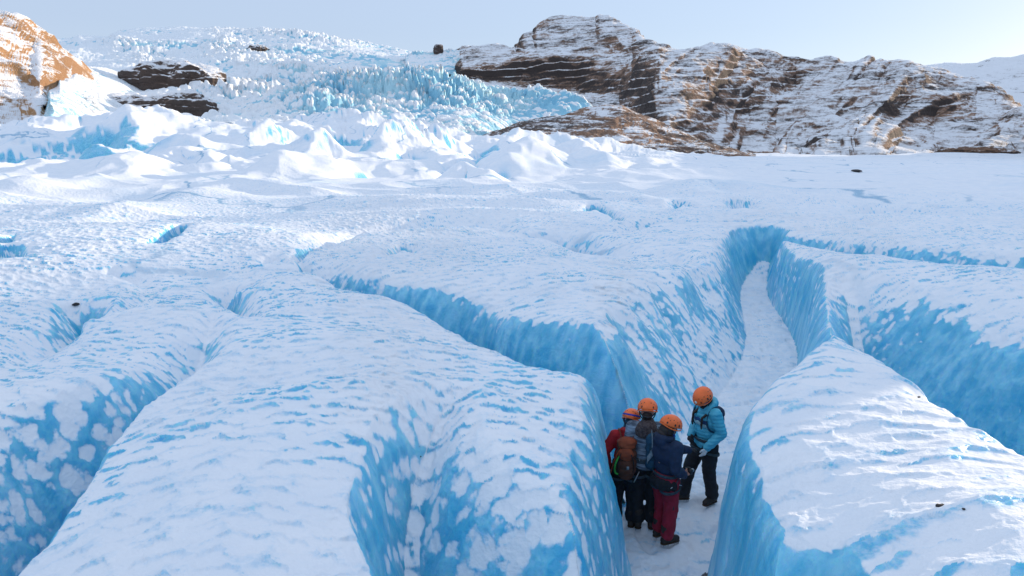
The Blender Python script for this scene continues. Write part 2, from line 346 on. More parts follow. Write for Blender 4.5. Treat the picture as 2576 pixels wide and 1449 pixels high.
def hummock(x, y):
    """waves and hummocks of the farther glacier, growing with distance towards the left"""
    r = np.hypot(x, y); az = np.degrees(np.arctan2(x, y))
    inside = sm(az, 24, 6) * sm(r, 28, 95)
    lx = x / 26.0 + 0.35 * y / 26.0; ly = y / 30.0 - 0.15 * x / 30.0
    wx = fbm(lx * 0.6, ly * 0.6, 3.3, 2); wy = fbm(lx * 0.6, ly * 0.6, 8.3, 2)
    n = ridged(lx + 0.8 * wx, ly + 0.8 * wy, 1.7, 4, 0.45)
    n2 = fbm(x / 9.0, y / 14.0, 4.0, 3)
    far = np.minimum(r, 300)
    n3 = ridged(x / 6.0 + wx, y / 9.0 + wy, 9.3, 3, 0.5)
    h = inside * (far * (0.022 * (n - 0.25) + 0.010 * n2) + sm(r, 45, 110) * 1.25 * (n3 - 0.2) * sm(fbm(x / 30, y / 40, 2.0, 2), -.4, .3))
    m2 = sm(az, 24, 8) * sm(r, 24, 60) * sm(r, 230, 110)
    h = h + m2 * 0.7 * (ridged(x / 11.0 + 0.5 * wx + 0.3 * y / 11, y / 15.0 + 0.5 * wy, 5.1, 3, 0.45) - 0.25)
    flat = (1 - inside) * (sm(r, 25, 80) * np.minimum(r, 250) * 0.003 * fbm(x / 40.0, y / 16.0, 6.0, 3) + 0.3 * sm(r, 16, 35) * fbm(x / 13.0, y / 5.5, 9.0, 3))
    flat = flat + (1 - inside) * sm(r, 280, 450) * (3.0 * fbm(x / 55.0, y / 40.0, 3.0, 4) + 1.0)
    return h + flat
RIDGES = [   # photo azimuth (u), ground distance, height, half width: the named swells and gullies of the middle distance
    [(255, 135, 2.5, 4), (300, 165, 4, 6), (345, 200, 5, 8), (400, 225, 6.5, 9), (500, 240, 7, 9), (640, 245, 6, 8), (770, 240, 7, 8), (900, 235, 5, 8), (1040, 225, 3, 7)],
    [(-100, 250, 5, 10), (100, 255, 5, 10), (330, 260, 4, 9)],
    [(-60, 120, -3, 16), (120, 150, -7, 20), (240, 185, -6, 14)],
    [(40, 105, 1.2, 3), (180, 128, 2, 4), (250, 150, 2, 4)],
    [(400, 128, 1.5, 4), (430, 125, 3.2, 4), (480, 122, 3.0, 4), (550, 118, 1.2, 4)],
    [(230, 74, 1.0, 3), (330, 80, 2.0, 3.5), (400, 88, 2.2, 3.2), (450, 95, 2.6, 3), (492, 98, 3.4, 2.6), (530, 90, 2.0, 2.6)],
    [(520, 78, 1.0, 3), (560, 82, 2.0, 2.8), (580, 84, 3.2, 2.4), (630, 80, 1.2, 3)],
    [(600, 66, 0.6, 2.5), (680, 70, 1.5, 3), (780, 74, 1.8, 3), (880, 78, 1.8, 3), (960, 80, 0.8, 3)],
    [(760, 112, 2.5, 4), (800, 118, 4.8, 5), (845, 116, 3.5, 4.5)],
    [(955, 130, 2, 4), (985, 142, 5, 4.5), (1012, 152, 7.5, 4.5), (1040, 160, 4, 4)],
    [(1060, 160, 3, 4), (1085, 168, 5.5, 4.5), (1112, 172, 7, 5), (1145, 176, 3, 5)],
    [(1090, 112, 2, 4), (1125, 120, 3.5, 4), (1160, 126, 4.2, 4), (1185, 130, 1.5, 4)],
    [(1130, 76, 1, 2.5), (1165, 80, 2.8, 2.6), (1200, 78, 2.2, 2.6), (1240, 70, 1, 2.6)],
    [(980, 86, 1, 3), (1040, 90, 1.8, 3), (1100, 94, 1.2, 3)],
    [(1270, 98, 1.2, 3), (1300, 110, 2.6, 4), (1380, 125, 3.5, 5), (1455, 130, 4, 5), (1510, 118, 2, 4), (1580, 100, .8, 4)],
    [(1230, 175, 3, 5), (1290, 190, 4, 7), (1380, 205, 5, 8), (1460, 215, 4, 8), (1540, 230, 2, 8)],
    [(795, 178, -6, 4), (830, 190, -9, 4.5), (850, 198, -4, 4)], [(850, 160, -5, 4), (890, 168, -7, 4.5), (925, 178, -5, 4)], [(955, 168, -4, 4), (985, 188, -8, 4.5), (1000, 200, -3, 4)],
    [(905, 66, -1, 2), (935, 72, -2.8, 2.2), (970, 80, -1.5, 2)],
    [(1145, 98, -2, 2.4), (1175, 120, -4.5, 3), (1200, 150, -6, 3.5), (1220, 185, -4, 4)], [(1300, 125, -2, 2.4), (1325, 140, -5, 3), (1350, 160, -3, 3)],
    [(1060, 128, -2.5, 3), (1030, 118, -2.5, 3)], [(880, 135, -2.5, 4), (930, 130, -3, 4)], [(1240, 92, -1.5, 2), (1275, 100, -2.2, 2)],
    [(660, 165, -3, 6), (580, 150, -3.5, 7), (470, 150, -3, 7)], [(640, 185, 3.5, 5), (700, 195, 5, 5), (760, 200, 3, 5)],
    [(0, 58, .9, 3), (120, 62, 1.3, 3), (220, 64, .8, 3)], [(60, 45, -.5, 3), (180, 48, -.9, 3), (330, 52, -.6, 3)], [(420, 50, .5, 2.5), (600, 54, .9, 2.5), (760, 52, .6, 2.5)], [(0, 32, .3, 2), (150, 34, .5, 2), (330, 38, .4, 2)],
    [(1680, 46, .35, 2), (1850, 48, .6, 2.5), (2060, 47, .35, 2)], [(2200, 70, .5, 3), (2400, 74, .9, 4), (2650, 74, .9, 4)], [(2150, 110, .4, 6), (2400, 115, 1.6, 8), (2650, 120, 1.8, 8)], [(1500, 85, .4, 4), (1700, 90, 1.0, 5), (1950, 100, .6, 5)],
]
_RS = []
for rd in RIDGES:
    w_ = []
    for (u, r_, h_, ww) in rd:
        p_ = R(u, 400, r_); w_.append((p_[0], p_[1], h_, ww, 0, 0))
    _RS.append(resample(w_, 4))
def ridges(x, y):
    shp = x.shape; H = np.zeros(x.size); X = x.ravel(); Y = y.ravel()
    sel = np.nonzero((np.hypot(X, Y) > 24) & (Y > 0))[0]
    X = X[sel]; Y = Y[sel]; out = np.zeros(len(sel))
    wx = fbm(X / 11, Y / 11, 2.2, 4, .6); wy = fbm(X / 11, Y / 11, 12.2, 4, .6); rg = ridged(X / 12, Y / 16, 6.6, 3)
    for s_ in _RS:
        wm = s_[:, 3].max(); m_ = 3.2 * wm
        ii = np.nonzero((X > s_[:, 0].min() - m_) & (X < s_[:, 0].max() + m_) & (Y > s_[:, 1].min() - m_) & (Y < s_[:, 1].max() + m_))[0]
        if not len(ii): continue
        a1 = X[ii] + 0.75 * wm * wx[ii]; b1 = Y[ii] + 0.75 * wm * wy[ii]; best = np.full(len(ii), 9.0); hh = np.zeros(len(ii))
        for k in range(len(s_) - 1):
            a, b = s_[k], s_[k + 1]; d = b[:2] - a[:2]
            t = np.clip(((a1 - a[0]) * d[0] + (b1 - a[1]) * d[1]) / (d @ d), 0, 1)
            q = np.hypot(a1 - a[0] - t * d[0], b1 - a[1] - t * d[1]) / (a[3] + (b[3] - a[3]) * t)
            m = q < best; best = np.where(m, q, best); hh = np.where(m, a[2] + (b[2] - a[2]) * t, hh)
        out[ii] += hh * (0.72 * np.exp(-best ** 2 * 1.3) + 0.28 / (1 + best ** 2 * 1.2) * np.clip(3.2 - best, 0, 1)) * (0.62 + 0.55 * rg[ii])
    H[sel] = out
    return H.reshape(shp)
def ridges_neg(x, y):
    global _RS
    keep = _RS; _RS = [r for r in keep if r[:, 2].min() < -1.2]
    h = ridges(x, y); _RS = keep
    return h
def macro(x, y):
    r = np.hypot(x, y)
    T = top_base(x, y)
    near = sm(r, 60, 20)
    T = T + sm(r, 4.5, 8) * sm(r, 26, 14) * 0.34 * fbm(x / 3.2, y / 3.0, 8.5, 2) + near * (0.07 * fbm(x / 2.2, y / 1.6, 0.5, 3) + 0.10 * fbm(x / 5.0, y / 3.5, 2.5, 2))
    T = T + sm(r, 12, 30) * sm(r, 80, 40) * 0.16 * fbm(x / 7.0, y / 4.0, 5.5, 3)
    xw = x + 1.5 * fbm(x / 8, y / 8, 14.0, 2); yw = y + 0.18 * x + 1.2 * fbm(x / 8, y / 8, 24.0, 2)
    T = T + sm(r, 13, 20) * sm(r, 95, 50) * (0.55 * (ridged(xw / 17.0, yw / 6.5, 4.4, 2, 0.4) - 0.35) * (0.55 + 0.45 * sm(r, 18, 40)))
    T = T + hummock(x, y) + ridges(x, y)
    wob = fbm(x / 0.9, y / 0.9, 7.7, 2) * near
    T = apply_crev(T, x, y, wob)
    # unseen ice ridge added at the right to keep low sun off near blocks
    ss_, cs_ = math.sin(SUN_AZ), math.cos(SUN_AZ)
    t = x * ss_ + y * cs_; q = -x * cs_ + y * ss_
    T = T + 8.0 * sm(q, 2.9, 3.6) * sm(q, 8.5, 6.5) * np.exp(-((t - 36) / 3.5) ** 2)
    return T

import time as _t; _t0 = _t.time()
QUAL = 1.0
def build_glacier():
    nd = int(1300 * QUAL); nr = int(1750 * QUAL)
    az = np.concatenate([np.linspace(-40, 40, nd), np.linspace(40.3, 66, 70), np.linspace(67, 319, 190)]) * math.pi / 180
    R0, R1 = 0.5, 650.0
    # coarse pass to place the rows where the surface turns steep
    rc = np.exp(np.linspace(math.log(R0), math.log(R1), 1500))
    azc = np.concatenate([np.linspace(-40, 40, 500), np.linspace(41, 319, 110)]) * math.pi / 180
    A, Rr = np.meshgrid(azc, rc)
    H = macro(np.sin(A) * Rr, np.cos(A) * Rr)
    dz = np.abs(np.gradient(H, axis=0)); dr = np.gradient(Rr, axis=0)
    g = np.exp(-(np.arange(-45, 46) / 15.0) ** 2 / 2); g /= g.sum()
    g2 = np.exp(-(np.arange(-18, 19) / 6.0) ** 2 / 2); g2 /= g2.sum()
    dn = dz / Rr * (Rr > 2.4) * (Rr < 60)
    dn[:, :500] = np.apply_along_axis(lambda c: np.convolve(np.pad(c, 45, 'edge'), g, 'valid'), 1, dn[:, :500])
    dn = np.apply_along_axis(lambda c: np.convolve(np.pad(c, 18, 'edge'), g2, 'valid'), 0, dn)
    met = 1.6 * dr / Rr * (Rr > 2.2) * np.minimum(1, 60 / Rr) + 3.2 * dr / Rr ** 2 * (Rr > 2.6) + 2.2 * dn + 0.15 * dr / Rr
    cum = np.cumsum(met, axis=0); cum -= cum[0]; cum /= cum[-1]
    tq = np.linspace(0, 1, nr)
    Rg = np.stack([np.interp(tq, cum[:, j], np.log(rc)) for j in range(len(azc))], 1)
    Rf = np.empty((nr, len(az)))
    for i in range(nr): Rf[i] = np.interp(az, azc, Rg[i])
    Rf = np.exp(Rf)
    A = np.broadcast_to(az, Rf.shape)
    X = np.sin(A) * Rf; Y = np.cos(A) * Rf
    Z = macro(X, Y)
    V = np.stack([X, Y, Z], -1)
    N = normals(V, True)
    print('macro', _t.time() - _t0)
    r = Rf; nz = N[..., 2]
    tops = top_base(X, Y)
    depth = np.clip(tops - Z, 0, 3)
    # scalloped melt cups with snow lying in them
    snow = np.ones_like(Z); disp = np.zeros_like(Z)
    m = (r < 75)
    x = X[m]; y = Y[m]; z = Z[m]; n = nz[m]; rr = r[m]; dpt = depth[m]
    sz = 0.17 * (1 + 0.25 * fbm(x / 3, y / 3, 1.0, 1))
    wx = 0.13 * fbm(x * 4, y * 4, z * 4, 4, 0.65); wy = 0.13 * fbm(x * 4 + 9, y * 4, z * 4 + 4, 4, 0.65)
    f1, f2, ox, oy, oz = voronoi3((x + wx) / 0.235, (y + wy) / 0.165, (z + wx) / 0.235, 5)
    pc = CREV[0]['s']; nc = CREV[6]['s']; o_ = np.argsort(pc[:, 1]); o2 = np.argsort(nc[:, 1])
    inb = (x > np.interp(y, pc[o_, 1], pc[o_, 0])) & (x < np.interp(y, nc[o2, 1], nc[o2, 0])) & (y < 11.5)
    g1, g2, hx, hy, hz = voronoi3((x[inb] + wx[inb]) / 0.40, (y[inb] + wy[inb]) / 0.27, (z[inb] + wx[inb]) / 0.36, 9)
    f1[inb] = g1; f2[inb] = g2; ox[inb] = hx; oy[inb] = hy
    steep = sm(n, 0.93, 0.35)                  # 0 on the tops, 1 on the walls
    path = sm(z, 0.22, 0.10) * sm(n, 0.6, 0.85) * (dpt > 0.8)
    thr = 1.15 - 0.83 * steep ** 0.75
    big = fbm(x / 1.6, y / 1.6, z / 1.6 + 3, 3)
    thr = thr + 0.45 * big * (0.3 + 0.7 * steep)
    for (dx_, dy_, dr_, da_) in [(6.8, 10.2, 2.2, .30), (8.2, 9.6, 2.4, .32), (1.3, 9.4, .7, .4), (0.4, 10.2, .6, .3), (10.5, 17.2, 1.3, .3), (11.8, 15.6, 1.3, .3), (6.8, 15, 1.2, .2), (1.75, 4.4, .5, .6), (1.6, 3.6, .6, .5), (9.0, 24.5, 2.0, .35), (-0.2, 11.4, .8, .15), (-1.2, 13.2, 1.1, .3), (-2.7, 14.4, 1.1, .3)]:
        thr = thr - da_ * np.exp(-((x - dx_) ** 2 + (y - dy_) ** 2) / dr_ ** 2) * sm(steep, 0.1, 0.5)
    s = sm(thr - f1, -0.19, 0.19)
    # the little scarps that face down-slope on the tops stay bare
    gate = sm(fbm(x / 1.1, y / 0.8, 11.0, 3), -0.35, 0.45)
    sc = sm(oy - 0.15 * np.abs(ox), 0.22, 0.48) * sm(f2 - f1, 0.5, 0.1) * (1 - 0.4 * steep)
    s = s * (1 - np.clip((0.18 + 0.55 * gate) * sc, 0, 0.66)) * (1 - 0.22 * sm(f1, 0.45, 0.85))
    s = np.maximum(s, path * (0.80 - 0.30 * sm(r[m], 14, 8)) * sm(fbm(x / 0.6, y / 0.6, 3.0, 3), -0.42, -0.12))
    s = np.where(rr > 40, s * sm(rr, 75, 40) + 1 * (1 - sm(rr, 75, 40)), s)
    snow[m] = s
    amp = (0.047 + 0.03 * big) * (1 - 0.85 * path) * (1 - 0.35 * steep)
    cup = (f1 ** 2 * 0.9 - 0.3) - 0.55 * np.clip(oy, -.7, .7) * (1 - steep) * sm(f2 - f1, 0, 0.22)
    amp = np.where(inb, amp * 0.95, amp)
    d = amp * cup + path * (0.045 * fbm(x / 0.16, y / 0.16, 1.0, 4) - 0.05 * sm(fbm(x / 0.22 + 3, y / 0.30, 5.0, 2), .15, .5))
    flute = steep * (0.05 * fbm(x / 0.45, y / 0.45, z / 1.4, 2) + 0.012 * fbm(x / 0.16, y / 0.16, z / 0.9, 2))
    disp[m] = d * sm(rr, 75, 30) + flute
    # far: blue on steep flanks; gully sides away from the sun painted shade blue
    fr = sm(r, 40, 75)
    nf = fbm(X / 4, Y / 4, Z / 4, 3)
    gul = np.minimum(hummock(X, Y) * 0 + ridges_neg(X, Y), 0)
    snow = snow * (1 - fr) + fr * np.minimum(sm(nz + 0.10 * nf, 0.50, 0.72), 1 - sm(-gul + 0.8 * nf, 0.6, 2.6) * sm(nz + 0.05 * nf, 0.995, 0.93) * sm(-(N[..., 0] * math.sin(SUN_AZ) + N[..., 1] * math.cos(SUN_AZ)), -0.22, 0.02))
    V = V + N * disp[..., None]
    V[..., 2] -= 0.0
    print('detail', _t.time() - _t0)
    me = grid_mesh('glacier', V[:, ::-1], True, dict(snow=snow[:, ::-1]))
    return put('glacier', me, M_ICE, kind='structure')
glacier = build_glacier()
print('glacier', _t.time() - _t0)

# ------------------------------------------------------------------ mountains, moraine and icefall
def rock_material(name, dark, warm, snow_lo, snow_hi, strata=0.12, snowc=(0.82, 0.84, 0.88), fine=1.1):
    k = NT(name)
    g = k.n('ShaderNodeNewGeometry'); co = g.outputs['Position']
    sx = k.n('ShaderNodeSeparateXYZ'); k.l(g.outputs['Normal'], sx.inputs[0]); nz = sx.outputs[2]
    n1 = k.noise(co, 0.035, 6, 0.65); n2 = k.noise(k.scale(co, (0.010, 0.010, strata)), 1.0, 5, 0.6); n3 = k.noise(co, 0.25, 4, 0.7)
    n4 = k.noise(k.scale(co, (0.045, 0.045, 0.35)), 1.0, 6, 0.7)
    v = k.math('ADD', nz, k.math('MULTIPLY', k.math('SUBTRACT', n1, 0.5), 0.5))
    v = k.math('ADD', v, k.math('MULTIPLY', k.math('SUBTRACT', n2, 0.5), 0.5))
    v = k.math('ADD', v, k.math('MULTIPLY', k.math('SUBTRACT', n4, 0.5), fine))
    v = k.math('ADD', v, k.math('MULTIPLY', k.math('SUBTRACT', n3, 0.5), 0.5))
    s = k.ss(v, snow_lo, snow_hi)
    s = k.math('MULTIPLY', s, k.ss(k.math('ADD', nz, k.math('MULTIPLY', k.math('SUBTRACT', n1, 0.5), 0.25)), 0.34, 0.56))
    rock = k.mix(k.ss(k.math('ADD', k.math('MULTIPLY', n2, 0.7), k.math('MULTIPLY', n3, 0.3)), 0.38, 0.62), dark, warm)
    rock = k.mix(k.ss(nz, 0.30, 0.62), dark, rock)        # bare steep rock is dark, soil and scree lie on the gentler ground
    k.l(k.mix(s, rock, snowc), k.b.inputs['Base Color'])
    k.b.inputs['Roughness'].default_value = 0.9
    k.bump(k.math('ADD', n3, k.math('MULTIPLY', n2, 2.0)), 0.8, 3.0)
    return k.m
def serac_material():
    k = NT('icefall_ice')
    g = k.n('ShaderNodeNewGeometry'); co = g.outputs['Position']
    at = k.n('ShaderNodeAttribute', attribute_name='snow').outputs['Fac']
    n1 = k.noise(co, 0.12, 5, 0.65); n2 = k.noise(co, 0.012, 3, 0.5)
    s = k.math('ADD', at, k.math('MULTIPLY', k.math('SUBTRACT', n1, 0.5), 0.8))
    s = k.ss(s, 0.3, 0.7)
    ice = k.mix(k.ss(n2, 0.4, 0.6), (0.26, 0.58, 0.75), (0.46, 0.72, 0.81))
    k.l(k.mix(s, ice, (0.82, 0.86, 0.90)), k.b.inputs['Base Color'])
    k.b.inputs['Roughness'].default_value = 0.6
    k.bump(n1, 0.7, 4.0)
    return k.m
M_SERAC = serac_material()
M_ROCK = rock_material('banded_rock_under_snow', (0.050, 0.036, 0.032), (0.34, 0.20, 0.13), 0.60, 1.02)
M_OUT = rock_material('outcrop_rock', (0.09, 0.065, 0.055), (0.25, 0.17, 0.13), 0.42, 0.72, 0.2)
M_CLIFF = rock_material('orange_cliff', (0.32, 0.175, 0.085), (0.46, 0.26, 0.12), 0.60, 0.85, 0.05)
M_MORAINE = rock_material('moraine_rubble', (0.06, 0.045, 0.04), (0.32, 0.18, 0.11), 0.88, 1.08, 0.06)
M_FAR = rock_material('far_ridge_rock', (0.10, 0.085, 0.08), (0.20, 0.15, 0.12), 0.50, 0.80, 0.04)

def loft(rows, u0, u1, nc, nr, back=None):
    """rows from the foot up: (v(u) points, r(u) points); all are curves over the azimuth"""
    us = np.linspace(u0, u1, nc); P = []
    for vp, rp in rows:
        vv = np.interp(us, [p[0] for p in vp], [p[1] for p in vp]) if not np.isscalar(vp) else np.full(nc, vp)
        rr = np.interp(us, [p[0] for p in rp], [p[1] for p in rp]) if not np.isscalar(rp) else np.full(nc, rp)
        P.append(np.array([R(a, b, c) for a, b, c in zip(us, vv, rr)]))
    if back:
        for dr, dz in back:
            q = P[len(rows) - 1].copy(); rad = np.hypot(q[:, 0], q[:, 1])
            q[:, :2] *= ((rad + dr) / rad)[:, None]; q[:, 2] += dz; P.append(q)
    P = np.array(P); k = len(P); T = np.linspace(0, k - 1, nr); out = np.empty((nr, nc, 3))
    for i, t in enumerate(T):
        j = min(int(t), k - 2); f = t - j
        p0 = P[max(j - 1, 0)]; p1 = P[j]; p2 = P[j + 1]; p3 = P[min(j + 2, k - 1)]
        m1 = (p2 - p0) / 2; m2 = (p3 - p1) / 2
        h = f * f * (3 - 2 * f)
        lin = p1 + (p2 - p1) * f
        cr = (2 * f ** 3 - 3 * f ** 2 + 1) * p1 + (f ** 3 - 2 * f ** 2 + f) * m1 + (-2 * f ** 3 + 3 * f ** 2) * p2 + (f ** 3 - f ** 2) * m2
        out[i] = 0.5 * lin + 0.5 * cr
    return out
def rocky(name, V, mat, A, L, strata_h, strata_a, seed, spur=0.0):
    if spur:                          # spurs and gullies that run down the fall line
        N = normals(V); aa = np.arctan2(V[..., 0], V[..., 1]) * 1200.0; zz = V[..., 2]
        c = aa / 95.0 - zz / 160.0 + 0.5 * fbm(aa / 120.0, zz / 120.0, seed, 2)
        sp = ridged(c, zz / 400.0, 2.0 + seed, 3, 0.5)
        k = np.linspace(0, 1, V.shape[0]); k = sm(k, 0, .15) * sm(k, .85, .6)
        V = V + N * (spur * sp * k[:, None] * sm(aa, 180, 330))[..., None]
    N = normals(V); x, y, z = V[..., 0], V[..., 1], V[..., 2]
    wx = fbm(x / L, y / L, z / L + seed, 3)
    d = A * ridged(x / L + wx * .5, y / L, z / L / 2.5 + seed, 6, 0.55)
    d = d + A * 0.9 * fbm(x / (2.5 * L), y / (2.5 * L), z / (2.5 * L) + seed, 2)
    zb = z / strata_h + 1.2 * fbm(x / (3 * L), y / (3 * L), seed, 3)
    st = zb - np.floor(zb); st = np.minimum(st / 0.75, (1 - st) / 0.25)
    gate = sm(fbm(x / L, y / L, z / L * 2 + seed + 5, 3), -0.3, 0.2)
    if name == 'left_cliff':          # its foot and its far end lie under the snow slope
        kr = sm(np.linspace(0, 1, V.shape[0]), 0.0, 0.3)[:, None]; kc = sm(np.linspace(1, 0, V.shape[1]), 0.18, 0.42)[None]
        d = d * np.maximum(0.12, kr * kc); gate = gate * kr * kc
    V = V + N * (d + strata_a * st * gate)[..., None]
    me = grid_mesh(name, V)
    return put(name, me, mat, kind='structure')
def icy(name, V, A, L, seed, spots=None):
    N = normals(V); x, y, z = V[..., 0], V[..., 1], V[..., 2]
    w1 = fbm(x / L / 2, y / L / 2, z / L / 2 + seed, 2)
    f1, f2, ox, oy, oz = voronoi3(x / L + w1, y / (L * 0.8) + w1, z / (L * 1.2), seed)
    g1, g2, _, _, _ = voronoi3(x / L * 2.3 + w1, y / L * 2.3, z / L * 1.8, seed + 3)
    big = fbm(x / (6 * L), y / (6 * L), z / (6 * L) + seed, 3)
    rough = sm(big, 0.0, 0.5)
    if spots:
        k = np.hypot(x, y, ) + 1e-6; uu = 1288 + FPX * x / y * 0.98; dd = (z - CAM[2]) / k
        vv = 370.5 - FPX * dd
        rough = rough * 0.22
        for (su, sv, ru, rv, am) in spots:
            rough = rough + am * np.exp(-((uu - su) / ru) ** 2 - ((vv - sv) / rv) ** 2)
        rough = np.clip(rough + 0.25 * fbm(x / (2.5 * L), y / (2.5 * L), z / (2.5 * L), 3), 0.0, 1.0)
    rad = np.hypot(x, y)
    bands = ridged(rad / (3.2 * L) + 0.9 * w1, np.arctan2(x, y) * 9 + 0.6 * w1, seed + 1.0, 3, 0.5)
    e = 0.75 * (bands - 0.3) + sm(f2 - f1, 0, 0.35) * 1.0 - f1 * 0.8 + 0.45 * (sm(g2 - g1, 0, .3) - g1) + 0.4 * fbm(x / L * 2, y / L * 2, z / L * 2, 3)
    V2 = V + N * (A * 1.8 * big)[..., None]
    V2 = V2 + (0.7 * N + np.array([0, 0, 0.3])) * (A * e * (0.12 + 0.88 * rough))[..., None]
    N2 = normals(V2)
    uu = 1288 + FPX * x / y * 0.98; vv = 370.5 - FPX * (z - CAM[2]) / np.hypot(x, y)
    bare = 0.22 * sm(x / y, -0.42, -0.18) * sm(vv, 110, 175)  # blue shade over the right half, put into the colour as less snow
    snow = sm(e * 0.55 + N2[..., 2] * 0.9 + 0.15 * (1 - rough) - 0.25 - bare, 0.0, 0.75)
    return put(name, grid_mesh(name, V2, False, dict(snow=snow)), M_SERAC, kind='structure')

# upper icefall to the skyline
V = loft([(360, 560), ([(-80, 320), (1320, 335)], 640), ([(-80, 270), (1320, 270)], [(-80, 850), (1000, 900), (1150, 1500)]), ([(-80, 210), (1320, 205)], [(-80, 1150), (1000, 1200), (1150, 1650)]),
          ([(-80, 160), (300, 145), (1050, 160), (1320, 160)], [(-80, 1600), (1000, 1600), (1150, 1800)]),
          ([(-80, 110), (120, 101), (180, 97), (190, 91), (200, 87), (265, 92), (300, 77), (350, 73), (420, 69), (560, 69), (640, 75), (760, 82), (850, 97), (950, 114), (1050, 136), (1080, 138), (1160, 134)],
           [(-80, 2300), (900, 2200), (1040, 2150), (1320, 2100)])], -80, 1150, 1000, 420, [(250, -60), (600, -350)])
icy('icefall', V, 12.0, 30.0, 3, [(500, 80, 330, 22, .9), (900, 105, 200, 20, .7), (600, 140, 60, 40, .6), (420, 175, 70, 20, .6), (700, 230, 190, 60, .7), (850, 280, 200, 50, .6), (230, 160, 80, 30, -.4), (200, 260, 120, 50, -.4), (500, 125, 140, 22, -.7), (600, 200, 120, 25, -.4)])
V = loft([([(1020, 190), (1330, 180)], [(1020, 1560), (1330, 1530)]), ([(1020, 168), (1330, 165)], [(1020, 1580), (1330, 1560)]), ([(1020, 148), (1330, 150)], [(1020, 1650), (1330, 1640)]), ([(1020, 145), (1060, 134), (1100, 131), (1150, 129), (1200, 123), (1240, 122), (1290, 131), (1330, 150)], 1730)], 1020, 1330, 260, 120, [(100, -60)])
icy('upper_ice', V, 8.0, 18.0, 5)
# lower tongue with the tall seracs
V = loft([([(480, 345), (1500, 385)], [(480, 430), (1150, 480), (1300, 690), (1500, 760)]), ([(480, 325), (900, 320), (1230, 345), (1500, 330)], [(480, 520), (1150, 560), (1300, 710), (1500, 780)]), ([(480, 300), (800, 262), (1100, 255), (1300, 275), (1500, 300)], [(480, 660), (1100, 680), (1300, 770), (1500, 800)]),
          ([(480, 285), (600, 255), (700, 232), (820, 212), (900, 205), (1000, 199), (1100, 198), (1200, 208), (1300, 222), (1400, 240), (1450, 254), (1480, 275), (1500, 300)], [(480, 860), (1000, 840), (1500, 860)])],
         480, 1500, 900, 300, [(60, -12), (200, -60)])
icy('ice_tongue', V, 10.0, 16.0, 9, [(1060, 225, 260, 35, 1.0), (1350, 250, 120, 25, .5), (850, 260, 150, 40, .5)])
# the peak and its long banded shoulder
V = loft([([(1120, 300), (1500, 420), (1850, 450), (2760, 450)], [(1120, 950), (1500, 750), (1900, 560), (2760, 480)]),
          ([(1120, 218), (1145, 210), (1300, 236), (1450, 268), (1550, 310), (1700, 358), (1850, 384), (2760, 392)], [(1120, 1380), (1400, 1250), (1550, 1000), (1680, 830), (1950, 980), (2150, 880), (2400, 980), (2760, 800)]),
          ([(1120, 196), (1300, 212), (1450, 235), (1560, 240), (1650, 250), (1800, 300), (2000, 310), (2300, 320), (2760, 370)], [(1120, 1800), (1165, 1450), (1450, 1330), (1560, 1200), (1650, 960), (1720, 960), (1950, 1160), (2100, 1060), (2350, 1200), (2550, 1080), (2760, 1000)]),
          ([(1120, 168), (1150, 170), (1250, 160), (1330, 132), (1450, 138), (1600, 150), (1680, 178), (1800, 210), (2000, 230), (2300, 250), (2760, 350)], [(1120, 1850), (1165, 1480), (1450, 1380), (1590, 1280), (1660, 1080), (1750, 1120), (2000, 1330), (2200, 1230), (2450, 1280), (2760, 1050)]),
          ([(1120, 136), (1150, 130), (1200, 124), (1240, 123), (1285, 132), (1302, 128), (1314, 108), (1320, 92), (1345, 85), (1352, 70), (1385, 50), (1400, 46), (1500, 48), (1508, 40), (1525, 38), (1540, 44), (1550, 54), (1600, 78), (1650, 112), (1700, 124), (1740, 130), (1850, 138), (1900, 141), (1990, 154), (2100, 158), (2170, 160), (2230, 172), (2300, 185), (2386, 200), (2450, 222), (2512, 245), (2576, 292), (2760, 340)],
           [(1120, 2100), (1180, 1800), (1525, 1620), (1650, 1330), (1750, 1400), (2200, 1480), (2500, 1400), (2760, 1200)])], 1120, 2760, 1200, 420, [(120, -60), (500, -250)])
rocky('mountain', V, M_ROCK, 9.0, 80.0, 15.0, 4.5, 4, 20.0)
V = loft([(330, 1700), (250, 1900), ([(2100, 190), (2230, 182), (2380, 170), (2480, 163), (2576, 154), (2800, 135)], 2300)], 2100, 2800, 300, 160, [(200, -100)])
rocky('far_ridge', V, M_FAR, 18.0, 140.0, 40.0, 10.0, 6)
# moraine hill in front of it
V = loft([([(1160, 400), (1900, 415)], 420), ([(1160, 385), (1230, 352), (1300, 372), (1500, 402), (1700, 404), (1850, 396), (1900, 400)], 470), ([(1160, 380), (1230, 348), (1350, 325), (1500, 330), (1560, 335), (1700, 372), (1850, 390), (1900, 398)], 540),
          ([(1160, 378), (1230, 346), (1300, 316), (1350, 301), (1420, 291), (1470, 276), (1520, 266), (1560, 271), (1600, 286), (1650, 307), (1700, 331), (1750, 356), (1800, 374), (1850, 388), (1900, 397)], 620)], 1160, 1900, 700, 200, [(60, -15), (150, -60)])
rocky('moraine', V, M_MORAINE, 3.0, 18.0, 9.0, 0.25, 8)
